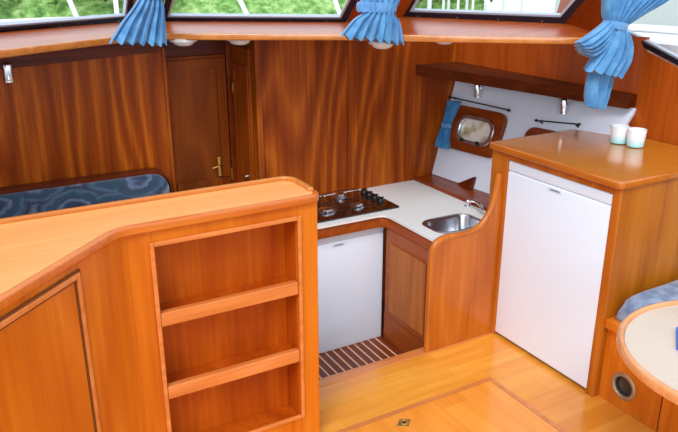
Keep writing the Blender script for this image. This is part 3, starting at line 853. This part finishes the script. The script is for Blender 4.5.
fridge('refrigerator', 'small white fridge under the gas hob', 0.50, 0.625, 'X', (1.232,2.635,-0.1625), 0.012, 'white fridges of the galley')
# worktop, L-shaped with a cut-out for the sink
fr = arc(1.675,2.555,0.035,0,90,6)     # hollow corner
outl = [(1.15,2.590)] + [(1.670,2.590)] + [(1.690,2.583),(1.702,2.570)] + [(1.707,2.545),(1.707,2.2165),(2.051,2.2165),(2.051,2.274),(2.148,2.274),(2.148,2.984),(1.15,2.984)]
sinkr = rrect(1.785,2.045,2.245,2.415,0.055,6)
wt = thing('worktop', 'off-white L-shaped galley worktop with a thin wooden edge', 'worktop', (1.7,2.7,0.47))
obj('laminate_surface', plate([outl, sinkr], 0.517, 0.527), M['counter'], wt)
obj('wooden_edge', plate([[(1.15,2.600),(1.675,2.600),(1.700,2.590),(1.716,2.565),(1.716,2.2165),(1.740,2.2165),(1.740,2.623),(1.15,2.623)]], 0.462, 0.5165, 0.003), M['cupfr'], wt, smooth=40)
# cupboard below the sink side
cu = thing('cupboard', 'brown galley cupboard below the sink worktop', 'cupboard', (1.74,2.40,-0.1645))
obj('carcass', bx(1.742, 2.050, 2.2175, 2.622, -0.1645, 0.4100, 0.002), M['cupfr'], cu)
obj('toe_board', bx(1.735, 1.7415, 2.25, 2.620, -0.1645, 0.0, 0.001), M['cupfr'], cu)
d = obj('door', bx(1.724, 1.7415, 2.2435, 2.600, 0.002, 0.458, 0.003), M['cupfr'], cu)
obj('door_panel', bx(1.7185, 1.7235, 2.275, 2.555, 0.032, 0.388, 0.0022), M['cup'], d)
# galley end panel with its sweeping top edge, half hiding the sink
ctl = [(1.690,0.455,0),(1.697,0.496,0),(1.722,0.523,0),(1.765,0.532,0),(1.82,0.530,0),(1.88,0.530,0),(1.928,0.541,0),(1.966,0.566,0),(1.994,0.602,0),(2.014,0.65,0),(2.026,0.71,0),(2.034,0.78,0)]
cur = smooth_line(ctl, 5)
prof = [(1.690,0.001)] + [(p.x,p.y) for p in cur] + [(2.0515,0.78),(2.0515,0.001)]
ep = thing('end_panel', 'wooden galley end panel with a curved top edge beside the tall fridge', 'panel', (1.88,2.20,0.001))
bm = bmesh.new()
A = [bm.verts.new((p[0],2.188,p[1])) for p in prof]; B = [bm.verts.new((p[0],2.2155,p[1])) for p in prof]
bm.faces.new(A); bm.faces.new(B[::-1])
for i in range(len(A)): bm.faces.new((A[i],B[i],B[(i+1)%len(A)],A[(i+1)%len(A)]))
bmesh.ops.recalc_face_normals(bm, faces=bm.faces[:])
obj('panel', bm, M['end'], ep)
bm = bmesh.new()
add_tube(bm, [(1.690,2.200,0.003)] + [(p.x,2.200,p.y) for p in cur], 0.0145, 12)
obj('edge_bead', bm, M['cab'], ep, smooth=60)
# grating
gx0, gx1, gy0, gy1 = 0.60, 1.733, 2.2405, 2.652
g = thing('floor_grating', 'dark slatted galley floor grating with pale strips', 'grating', (1.5,2.45,-0.164))
bm = bmesh.new(); bm2 = bmesh.new()
x = gx1
while x > gx0 + 0.05:
    add_box(bm, x-0.0330, x, gy0, gy1, -0.164, -0.150, 0.0)
    add_box(bm2, x-0.0405, x-0.0335, gy0, gy1, -0.164, -0.1495, 0.0)
    x -= 0.041
obj('slats', bm, M['grate'], g); obj('inlay_strips', bm2, M['holly'], g)

# hob
hb = thing('gas_hob', 'dark brown glass gas hob set into the white worktop', 'hob', (1.55,2.79,0.5275))
obj('glass_plate', plate([rrect(1.265,1.822,2.632,2.945,0.012,3)], 0.5275, 0.5345, 0.002), M['hobglass'], hb, smooth=40)
for bxn, byn, r in ((1.478,2.735,0.044),(1.640,2.895,0.031),(1.640,2.722,0.031),(1.43,2.885,0.032)):
    b = obj('burner', lathe([(0,0.0),(r*1.15,0.0),(r*1.15,0.004),(r,0.007),(r,0.012),(r*0.9,0.0145),(0,0.0145)], (bxn,byn,0.5348)), M['steel'], hb, smooth=40)
    obj('burner_cap', lathe([(0,0.0),(r*0.8,0.0),(r*0.82,0.003),(r*0.7,0.006),(0,0.0065)], (bxn,byn,0.5495)), M['chrome'], b, smooth=40)
for xs in ((1.345,1.535),(1.555,1.735)):
    bm = bmesh.new(); z = 0.5585
    y0, y1 = 2.655, 2.925
    for xx in xs: add_tube(bm, [(xx,y0,z),(xx,y1,z)], 0.0020, 6)
    for yy in (y0, 2.79, y1): add_tube(bm, [(xs[0],yy,z),(xs[1],yy,z)], 0.0020, 6)
    for xx in xs:
        for yy in (y0, y1): add_tube(bm, [(xx,yy,z),(xx,yy,0.5347)], 0.0022, 6)
    xm = (xs[0]+xs[1])/2
    for yc in (2.72, 2.88):
        for dx, dy in ((1,0),(-1,0)): add_tube(bm, [(xm+dx*0.02,yc,z),(xm+dx*0.092,yc,z)], 0.0020, 6)
    obj('pan_support', bm, M['black'], hb)
for k in range(4):
    yk = 2.735 + k*0.052
    kb = obj('control_knob', lathe([(0,0.0),(0.0175,0.0),(0.0175,0.004),(0.0145,0.007),(0.0130,0.017),(0.012,0.019),(0,0.019)], (1.775,yk,0.5348), n=18), M['black'], hb, smooth=40)
    obj('knob_grip', bx(1.7585,1.7915,yk-0.0032,yk+0.0032,0.5540,0.5600,0.001), M['black'], kb)

# sink
sk = thing('sink', 'small stainless steel sink half hidden by the curved end panel', 'sink', (1.93,2.33,0.5275))
bm = bmesh.new()
def lpz(x0,x1,y0,y1,r,z): return [bm.verts.new((a,b,z)) for a,b in rrect(x0,x1,y0,y1,r,6)]
R = [lpz(1.772,2.049,2.232,2.428,0.062,0.5276), lpz(1.774,2.048,2.234,2.426,0.062,0.5300), lpz(1.790,2.036,2.250,2.410,0.052,0.5300), lpz(1.794,2.032,2.254,2.406,0.050,0.520), lpz(1.800,2.026,2.260,2.400,0.046,0.430), lpz(1.815,2.010,2.275,2.385,0.035,0.415)]
m_ = len(R[0])
for a, b in zip(R, R[1:]):
    for i in range(m_): bm.faces.new((a[i],a[(i+1)%m_],b[(i+1)%m_],b[i]))
bm.faces.new(R[-1])
bmesh.ops.recalc_face_normals(bm, faces=bm.faces[:])
for f in bm.faces:
    pass
o = obj('basin', bm, M['steel'], sk, smooth=60)
obj('drain', lathe([(0,0.004),(0.018,0.004),(0.022,0.001),(0.022,0.0),(0,0.0)], (1.93,2.33,0.4155)), M['chrome'], sk, smooth=40)
fa = thing('faucet', 'small chrome tap behind the steel sink', 'tap', (2.116,2.490,0.5275))
obj('base', lathe([(0,0),(0.015,0),(0.015,0.004),(0.011,0.008),(0.011,0.026),(0.008,0.034),(0,0.036)], (2.116,2.490,0.5275), n=18), M['chrome'], fa, smooth=40)
obj('spout', tube(smooth_line([(2.116,2.478,0.552),(2.112,2.45,0.569),(2.102,2.40,0.574),(2.09,2.36,0.568),(2.084,2.34,0.556)], 5), 0.0075, 10), M['chrome'], fa, smooth=60)

# ================================================================== TALL FRIDGE AND ITS CABINET
fridge('refrigerator', 'tall white fridge built into the wooden cabinet on the right', 0.549, 0.838, 'Y', (2.0565,2.170,0.002), 0.014, 'white fridges of the galley')
fc = thing('fridge_cabinet', 'orange wooden cabinet boxing in the tall white fridge', 'cabinet', (2.3,1.9,0.001))
bm = bmesh.new()
add_box(bm, 2.053, 2.0665, 2.1710, 2.272, 0.001, 0.872, 0.002)
add_box(bm, 2.053, 2.0665, 1.585, 1.6200, 0.001, 0.872, 0.003)
add_box(bm, 2.053, 2.0665, 1.6205, 2.1705, 0.8425, 0.872, 0.003)
obj('face_frame', bm, M['cab'], fc)
obj('side_panel', bx(2.067, 2.699, 1.585, 1.603, 0.001, 0.872, 0.001), M['cabside'], fc)
obj('side_panel', bx(2.067, 2.322, 2.254, 2.272, 0.001, 0.872, 0.001), M['cabside'], fc)
obj('back_panel', bx(2.322, 2.336, 1.6035, 2.2535, 0.001, 0.872, 0.001), M['cabside'], fc)
tp = [(2.030,1.582+0.02)] 
cpoly = arc(2.055,1.594,0.024,180,270,4) + [(2.697,1.570),(2.697,2.068),(2.655,2.284)] + arc(2.050,2.266,0.018,90,180,4)
bm = plate([cpoly], 0.8725, 0.9000, 0.005)
obj('top_edge', bm, M['caby'], fc, smooth=40)
obj('top_surface', plate([shrink(cpoly,0.014)], 0.9002, 0.9012), M['cabtop'], fc)
# the two tealight glasses
def tealight(loc, label):
    t = thing('tealight_holder', label, 'glass', loc, 'frosted glasses on the fridge cabinet')
    obj('glass_cup', lathe([(0,0.0),(0.028,0.0),(0.034,0.004),(0.039,0.072),(0.0385,0.075),(0.0355,0.074),(0.032,0.010),(0,0.009)], loc, n=32), M['cupglass'], t, smooth=50)
    obj('candle', lathe([(0,0.011),(0.026,0.011),(0.026,0.030),(0,0.031)], loc, n=20), M['lampwhite'], t)
tealight((2.505,1.985,0.9018), 'frosted aqua-white glass on the fridge cabinet, the left of two')
tealight((2.513,1.9055,0.9018), 'frosted aqua-white glass on the fridge cabinet, the right of two')

# ================================================================== FLOOR HATCH
fh = thing('floor_hatch', 'rectangular wooden floor hatch with a reddish border', 'hatch', (1.37,1.32,-0.03))
obj('hatch_board', bx(HX0+0.022, HX1-0.022, HY0+0.022, HY1-0.022, -0.03, 0.0005, 0.001), M['hatch'], fh)
bm = bmesh.new()
e_ = 0.0015; w_ = 0.020
add_box(bm, HX0+e_, HX1-e_, HY1-w_, HY1-e_, -0.03, 0.0012, 0.001); add_box(bm, HX0+e_, HX1-e_, HY0+e_, HY0+w_, -0.03, 0.0012, 0.001)
add_box(bm, HX0+e_, HX0+w_, HY0+w_+.0005, HY1-w_-.0005, -0.03, 0.0012, 0.001); add_box(bm, HX1-w_, HX1-e_, HY0+w_+.0005, HY1-w_-.0005, -0.03, 0.0012, 0.001)
obj('border', bm, M['sill'], fh)
bm = prism([(0.032,0),(0,0.026),(-0.032,0),(0,-0.026)], 'Z', 0.001, 0.003); bmesh.ops.rotate(bm, verts=bm.verts[:], cent=(0,0,0), matrix=Matrix.Rotation(0.1,3,'Z'))
bmesh.ops.translate(bm, verts=bm.verts[:], vec=(1.305,1.817,0))
r = obj('lift_ring_plate', bm, M['tarnish'], fh)
obj('lift_ring', lathe([(0.010,0.0032),(0.017,0.0032),(0.0175,0.005),(0.016,0.0062),(0.011,0.0062),(0.010,0.005),(0.010,0.0032)], (1.305,1.817,0), n=24), M['brass'], r, smooth=50)
obj('lift_ring_button', lathe([(0,0.0055),(0.005,0.005),(0.006,0.0032),(0,0.0032)], (1.305,1.817,0), n=12), M['black'], r)

# ================================================================== BENCH, CUSHION, TABLE on the right
be = thing('bench', 'orange wooden bench base beside the tall fridge cabinet', 'bench', (2.4,1.1,0.0))
vc = (1.476,0.104)
hole = [(vc[0]+0.043*math.cos(2*PI*k/24), vc[1]+0.043*math.sin(2*PI*k/24)) for k in range(24)]
def platex(loops, x0, x1):
    bm = plate(loops, x0, x1)
    for v in bm.verts: v.co = V(v.co.z, v.co.x, v.co.y)
    bmesh.ops.recalc_face_normals(bm, faces=bm.faces[:]); return bm
obj('front_panel', platex([[(1.316,0.001),(1.583,0.001),(1.583,0.312),(1.316,0.312)], hole], 2.085, 2.100), M['bench'], be)
dd = obj('door', bx(2.080, 2.100, 0.75, 1.308, 0.03, 0.308, 0.003), M['bench'], be)
obj('kick_board', bx(2.088, 2.100, 0.75, 1.310, 0.001, 0.028, 0.001), M['bench'], be)
obj('seat_rail', bx(2.062, 2.104, 0.60, 1.583, 0.3125, 0.350, 0.005), M['bench'], be)
obj('seat_board', bx(2.1045, 2.699, 0.60, 1.583, 0.318, 0.3505, 0.001), M['bench'], be)
v_ = obj('vent', lathe([(0.044,0.0),(0.055,0.0),(0.056,0.003),(0.050,0.008),(0.044,0.008),(0.040,0.004),(0.040,-0.02)], (2.0845,vc[0],vc[1]), (-1,0,0), 32), M['ring'], be, smooth=50)
obj('vent_bowl', lathe([(0.0395,-0.003),(0.036,-0.018),(0.020,-0.026),(0,-0.028)], (2.0845,vc[0],vc[1]), (-1,0,0), 28), M['bowl'], v_, smooth=50)
# cushion
bm = bmesh.new(); nx, ny = 14, 24; Gd = {}
for i in range(nx+1):
    for j in range(ny+1):
        fx, fy = 0.5-0.5*math.cos(PI*i/nx), 0.5-0.5*math.cos(PI*j/ny)
        ex = (1-abs(2*fx-1)**12); ey = (1-abs(2*fy-1)**30)
        h_ = 0.108*(max(0,ex)*max(0,ey))**0.5 + 0.010*noise.noise(V(fx*5,fy*6,0))*ex*ey
        Gd[i,j] = bm.verts.new((2.092+fx*0.56, 0.62+fy*0.945, 0.356+h_))
lowv = {}
for i in range(nx+1):
    for j in range(ny+1): lowv[i,j] = bm.verts.new((2.096+(0.5-0.5*math.cos(PI*i/nx))*0.55, 0.625+(0.5-0.5*math.cos(PI*j/ny))*0.935, 0.3515))
for i in range(nx):
    for j in range(ny):
        bm.faces.new((Gd[i,j],Gd[i+1,j],Gd[i+1,j+1],Gd[i,j+1])); bm.faces.new((lowv[i,j],lowv[i,j+1],lowv[i+1,j+1],lowv[i+1,j]))
for i in range(nx):
    for j in (0, ny): bm.faces.new((Gd[i,j],Gd[i+1,j],lowv[i+1,j],lowv[i,j]))
for j in range(ny):
    for i in (0, nx): bm.faces.new((Gd[i,j],Gd[i,j+1],lowv[i,j+1],lowv[i,j]))
bmesh.ops.recalc_face_normals(bm, faces=bm.faces[:])
tag(obj('seat_cushion', bm, M['cushion'], base=(2.38,1.1,0.3515), smooth=80), 'grey-blue bench cushion behind the round table', 'cushion')
# round table
tc_ = (1.692,0.848)
tb = thing('round_table', 'round cream table top with a pale wooden rim, right edge', 'table', (tc_[0],tc_[1],0.0))
obj('table_top', lathe([(0,0.674),(0.304,0.674),(0.304,0.650),(0,0.650)], (tc_[0],tc_[1],0), n=72), M['tabletop'], tb, smooth=30)
obj('table_rim', lathe([(0.3045,0.672),(0.306,0.680),(0.311,0.684),(0.318,0.683),(0.322,0.677),(0.323,0.665),(0.320,0.655),(0.3045,0.653),(0.3045,0.672)], (tc_[0],tc_[1],0), n=72), M['tablerim'], tb, smooth=50)
obj('table_pedestal', lathe([(0,0.6495),(0.09,0.6495),(0.09,0.640),(0.034,0.630),(0.034,0.03),(0.13,0.012),(0.14,0.001),(0,0.001)], (tc_[0],tc_[1],0), n=32), M['steel'], tb, smooth=40)
bm = prism([(1.560,0.968),(1.655,1.039),(1.725,0.945),(1.630,0.874)], 'Z', 0.6745, 0.684)
tag(obj('booklet', bm, M['bluebook'], base=(1.64,0.95,0.6745)), 'bright blue booklet lying on the round table', 'booklet')

# ================================================================== DINETTE BENCH beyond the shelf unit
s = thing('dinette_bench', 'blue patterned upholstered bench back against the left bulkhead', 'bench', (0.1,2.85,-0.164))
def cushion_back(x0, x1, y0, y1, z0, z1, r):
    pts = [(x0,z0),(x1,z0)] + [(x1-r+r*math.cos(a), z1-r+r*math.sin(a)) for a in [PI/2*k/6 for k in range(7)]] + [(x0,z1)]
    return prism(pts, 'Y', y0, y1, 0.010)
obj('backrest', cushion_back(-1.15, 0.782, 2.875, 2.950, 0.24, 0.788, 0.07), M['seatback'], s, smooth=50)
pts = [(-1.15,0.786)] + [(0.720+0.070*math.cos(a), 0.716+0.070*math.sin(a)) for a in [PI/2 - PI/2*k/6 for k in range(7)]] + [(0.791,0.24),(0.800,0.24)] + [(0.722+0.078*math.cos(a), 0.718+0.080*math.sin(a)) for a in [PI/2*k/6 for k in range(7)]] + [(-1.15,0.798)]
obj('top_rail', prism(pts, 'Y', 2.895, 2.9655, 0.002), M['dark'], s)
obj('seat', bx(-1.15, 0.79, 2.42, 2.873, 0.14, 0.26, 0.02, 3), M['seatback'], s, smooth=50)
obj('seat_base', bx(-1.15, 0.78, 2.46, 2.96, -0.1495, 0.138, 0.003), M['door'], s)
# small hook on the bulkhead corner
tag(obj('hook', tube([(0.851,2.964,0.640),(0.851,2.950,0.640),(0.858,2.944,0.630),(0.866,2.946,0.634)], 0.0035, 8), M['brass'], base=(0.851,2.96,0.636)),
    'tiny brass hook by the right end of the blue bench back', 'hook')

# ================================================================== OUTSIDE
fd = [(-1.6,4.3),(0.2,4.55),(0.9,4.6),(1.6,4.25),(2.4,3.75),(3.1,2.9),(3.3,2.0),(3.3,-0.5),(2.78,-0.5),(2.78,2.33),(2.64,3.03),(1.98,3.22),(0.9,3.56),(-0.9,2.62),(-1.6,2.3)]
bm = plate([fd], 1.20, 1.30)
struct('floor_deck', bm, M['deck'])
# toe rail along the deck edge
bm = bmesh.new()
dk = smooth_line([(-1.6,4.28,1.315),(0.2,4.53,1.315),(0.9,4.58,1.315),(1.6,4.23,1.315),(2.4,3.73,1.315),(3.08,2.9,1.315),(3.28,2.0,1.315),(3.28,-0.5,1.315)], 6)
add_tube(bm, dk, 0.022, 8)
struct('trim_15', bm, M['deck'], smooth=60)
br = thing('deck_railing', 'white tubular railing round the foredeck outside the windscreen', 'railing', (1.0,4.4,1.30))
posts = [((0.25,4.53),(-0.02,0)),((0.78,4.58),(-0.06,0)),((1.00,4.54),(0,0)),((1.72,4.16),(-0.10,0.0)),((2.20,3.86),(-0.08,0)),((2.85,3.20),(-0.08,0.05)),((3.27,2.1),(0,0)),((3.27,1.0),(0,0))]
tops = []
for (x_, y_), (ddx, ddy) in posts:
    tp_ = (x_+ddx*3, y_+ddy*3, 1.90); tops.append(tp_)
    obj('post', tube([(x_,y_,1.30),tp_], 0.015, 8), M['railwhite'], br, smooth=60)
obj('handrail', tube(smooth_line(tops, 4), 0.016, 8), M['railwhite'], br, smooth=60)

# neighbouring motor boats
def boat(name, label, cx, cy, rot, L, W, z0, hull_h, cab, ports=(0.12, 0.42)):
    t = thing(name, label, 'boat', (cx,cy,z0), 'white boats moored outside')
    Rm = Matrix.Rotation(rot, 3, 'Z')
    def T(bm):
        for v in bm.verts: v.co = Rm @ v.co + V(cx,cy,z0)
        bmesh.ops.recalc_face_normals(bm, faces=bm.faces[:]); return bm
    bm = bmesh.new(); rings = []
    for i in range(11):
        f = i/10; x = -L/2 + L*f
        w = W/2*(1-max(0,(f-0.45)/0.55)**2.2)*0.98 + 0.02
        sh = hull_h*(1+0.25*f*f)
        rings.append([bm.verts.new(p) for p in ((x,-w*0.75,0),(x,-w,sh*0.6),(x,-w,sh),(x,w,sh),(x,w,sh*0.6),(x,w*0.75,0))])
    for a, b in zip(rings, rings[1:]):
        for k in range(6): bm.faces.new((a[k],a[(k+1)%6],b[(k+1)%6],b[k]))
    bm.faces.new(rings[0]); bm.faces.new(rings[-1][::-1])
    obj('hull', T(bm), M['deck'], t, smooth=30)
    c0, c1, ch = cab
    z = hull_h*1.22
    bm = hexa([(c0,-W*0.33,z),(c1,-W*0.28,z),(c1,W*0.28,z),(c0,W*0.33,z)], [(c0+0.1,-W*0.29,z+ch),(c1-ch*0.7,-W*0.24,z+ch),(c1-ch*0.7,W*0.24,z+ch),(c0+0.1,W*0.29,z+ch)])
    obj('cabin', T(bm), M['deck'], t)
    for sgn in (-1, 1):
        for a in ports:
            xa = c0 + (c1-c0-ch*0.7)*a + 0.1; xb = xa + (c1-c0)*0.22
            ys = sgn*(W*0.31+0.012)
            bm = hexa([(xa,ys-0.01,z+ch*0.35),(xb,ys-0.01,z+ch*0.35),(xb,ys+0.01,z+ch*0.35),(xa,ys+0.01,z+ch*0.35)],
                      [(xa+0.03,ys*0.95-0.01,z+ch*0.8),(xb-0.03,ys*0.95-0.01,z+ch*0.8),(xb-0.03,ys*0.95+0.01,z+ch*0.8),(xa+0.03,ys*0.95+0.01,z+ch*0.8)])
            obj('cabin_window', T(bm), M['blackg'], t)
    bm = bmesh.new()
    for sgn in (-1, 1):
        pr = []
        for k in range(6):
            x = L*(0.02+0.085*k); f = (x+L/2)/L
            w = W/2*(1-max(0,(f-0.45)/0.55)**2.2)*0.94
            add_tube(bm, [(x,sgn*w,hull_h*1.1),(x,sgn*w,hull_h*1.2+0.5)], 0.018, 6); pr.append((x,sgn*w,hull_h*1.2+0.5))
        add_tube(bm, pr, 0.018, 6)
    obj('railing', T(bm), M['railwhite'], t, smooth=60)
    return t
boat('motor_boat', 'white motor boat moored close outside the right side window', 5.9, 1.9, PI/2, 7.6, 2.4, -0.4, 2.05, (-2.6,0.6,0.9))
boat('motor_boat', 'white motor boat seen ahead through the right windscreen pane', 6.9, 7.4, 2.6, 2.6, 1.3, -0.4, 1.0, (-0.8,0.5,0.45), ())

# river and bank
struct('ground_water', bx(-60, 90, -40, 80, -0.62, -0.42), M['water'])
bm = bmesh.new(); NX, NY = 150, 60; g_ = {}
for i in range(NX+1):
    for j in range(NY+1):
        a = -1.0 + 2.5*i/NX   # bearing
        r_ = 13.0 + 17*j/NY
        h_ = -0.6 + 4.2*(1-math.exp(-(j/NY)*5.0))
        x = r_*math.sin(a); y = r_*math.cos(a)
        h_ += 0.45*noise.noise(V(x*0.35,y*0.35,0)) + 0.16*noise.noise(V(x*1.7,y*1.7,3)) + 0.08*noise.noise(V(x*5,y*5,5))
        g_[i,j] = bm.verts.new((x,y,h_))
for i in range(NX):
    for j in range(NY): bm.faces.new((g_[i,j],g_[i+1,j],g_[i+1,j+1],g_[i,j+1]))
bmesh.ops.recalc_face_normals(bm, faces=bm.faces[:])
struct('ground_bank', bm, M['grass'], smooth=60)

def shrub(loc, r, h, label, seed):
    rnd = random.Random(seed)
    t = thing('shrub', label, 'shrub', loc, 'shrubs on the river bank')
    bm = bmesh.new(); B = Vector(loc)
    for k in range(1500):
        th = rnd.uniform(0, 2*PI); cz = rnd.uniform(-0.1, 1); rr = math.sqrt(max(0,1-cz*cz))
        f = rnd.uniform(0.65, 1.0)*(1+0.25*math.sin(3*th+seed)*rr)
        p = B + V(rr*math.cos(th)*r*f, rr*math.sin(th)*r*f, h*0.35 + cz*h*0.65*f)
        s_ = rnd.uniform(0.05,0.11); u_ = V(rnd.gauss(0,1),rnd.gauss(0,1),rnd.gauss(0,1)).normalized(); w_ = u_.cross(V(rnd.gauss(0,1),rnd.gauss(0,1),rnd.gauss(0,1))).normalized()
        bm.faces.new([bm.verts.new(q) for q in (p-u_*s_, p+w_*s_*0.5, p+u_*s_, p-w_*s_*0.5)])
    obj('foliage', bm, M['leaf'], t)
    bm = bmesh.new()
    for k in range(7):
        a = 2*PI*k/7; add_tube(bm, [B+V(0,0,-0.3), B+V(0.3*r*math.cos(a),0.3*r*math.sin(a),h*0.4), B+V(0.7*r*math.cos(a),0.7*r*math.sin(a),h*0.8)], [0.04,0.03,0.012], 6)
    obj('stems', bm, M['stem'], t)
for k, (bearing, dist, r_, h_, lb) in enumerate(((0.5,14.6,1.15,2.2,'green shrub on the bank at the far left of the windscreen'),
        (12.5,14.8,1.1,2.3,'green shrub on the bank just left of the left curtain'),
        (22.5,18.5,1.3,2.2,'green shrub on the bank behind the left half of the middle pane'),
        (37.5,15.0,1.15,2.1,'green shrub on the bank at the left of the right pane'),
        (48.5,15.5,1.2,2.3,'green shrub on the bank at the right end of the right pane'))):
    a = math.radians(bearing); shrub((dist*math.sin(a), dist*math.cos(a), 0.35), r_, h_, lb, k+3)

# ================================================================== LIGHT
w = bpy.data.worlds.new('World'); sc.world = w; w.use_nodes = True
nt = w.node_tree; bg = nt.nodes['Background']
tc = nt.nodes.new('ShaderNodeTexCoord'); sp = nt.nodes.new('ShaderNodeSeparateXYZ'); nt.links.new(tc.outputs['Generated'], sp.inputs[0])
cr = nt.nodes.new('ShaderNodeValToRGB'); e = cr.color_ramp.elements
e[0].position = 0.0; e[0].color = (0.86,0.92,1.0,1); e[1].position = 0.8; e[1].color = (0.76,0.88,1.0,1)
nt.links.new(sp.outputs[2], cr.inputs[0]); nt.links.new(cr.outputs[0], bg.inputs['Color'])
bg.inputs['Strength'].default_value = 1.15
sun = bpy.data.lights.new('sun', 'SUN'); sun.energy = 1.8; sun.angle = math.radians(25); sun.color = (0.97,0.98,1.0)
so = bpy.data.objects.new('sun', sun); col.objects.link(so)
so.rotation_euler = (math.radians(30), math.radians(-34), 0)
# added soft fill behind the camera to brighten the upright fronts
al = bpy.data.lights.new('aft_fill_light', 'AREA'); al.energy = 38; al.shape = 'RECTANGLE'; al.size = 2.2; al.size_y = 1.2; al.color = (0.86,0.93,1.0)
ao = bpy.data.objects.new('aft_fill_light', al); col.objects.link(ao)
ao.location = (-0.9,-2.2,1.9); ao.rotation_euler = (math.radians(80), 0, math.radians(-28))

# ================================================================== CAMERA
cam = bpy.data.cameras.new('camera'); co = bpy.data.objects.new('camera', cam); col.objects.link(co)
co.location = (0,0,1.62)
yaw, pitch = math.radians(29.4), math.radians(19.6)
co.rotation_euler = (PI/2 - pitch, 0, -yaw)
cam.sensor_fit = 'HORIZONTAL'; cam.sensor_width = 36; cam.lens = 36*700/678.0
cam.clip_start = 0.05; cam.clip_end = 500
sc.camera = co
sc.view_settings.view_transform = 'Standard'; sc.view_settings.look = 'None'
sc.view_settings.gamma = 1; sc.view_settings.use_curve_mapping = False
sc.view_settings.exposure = 0.2
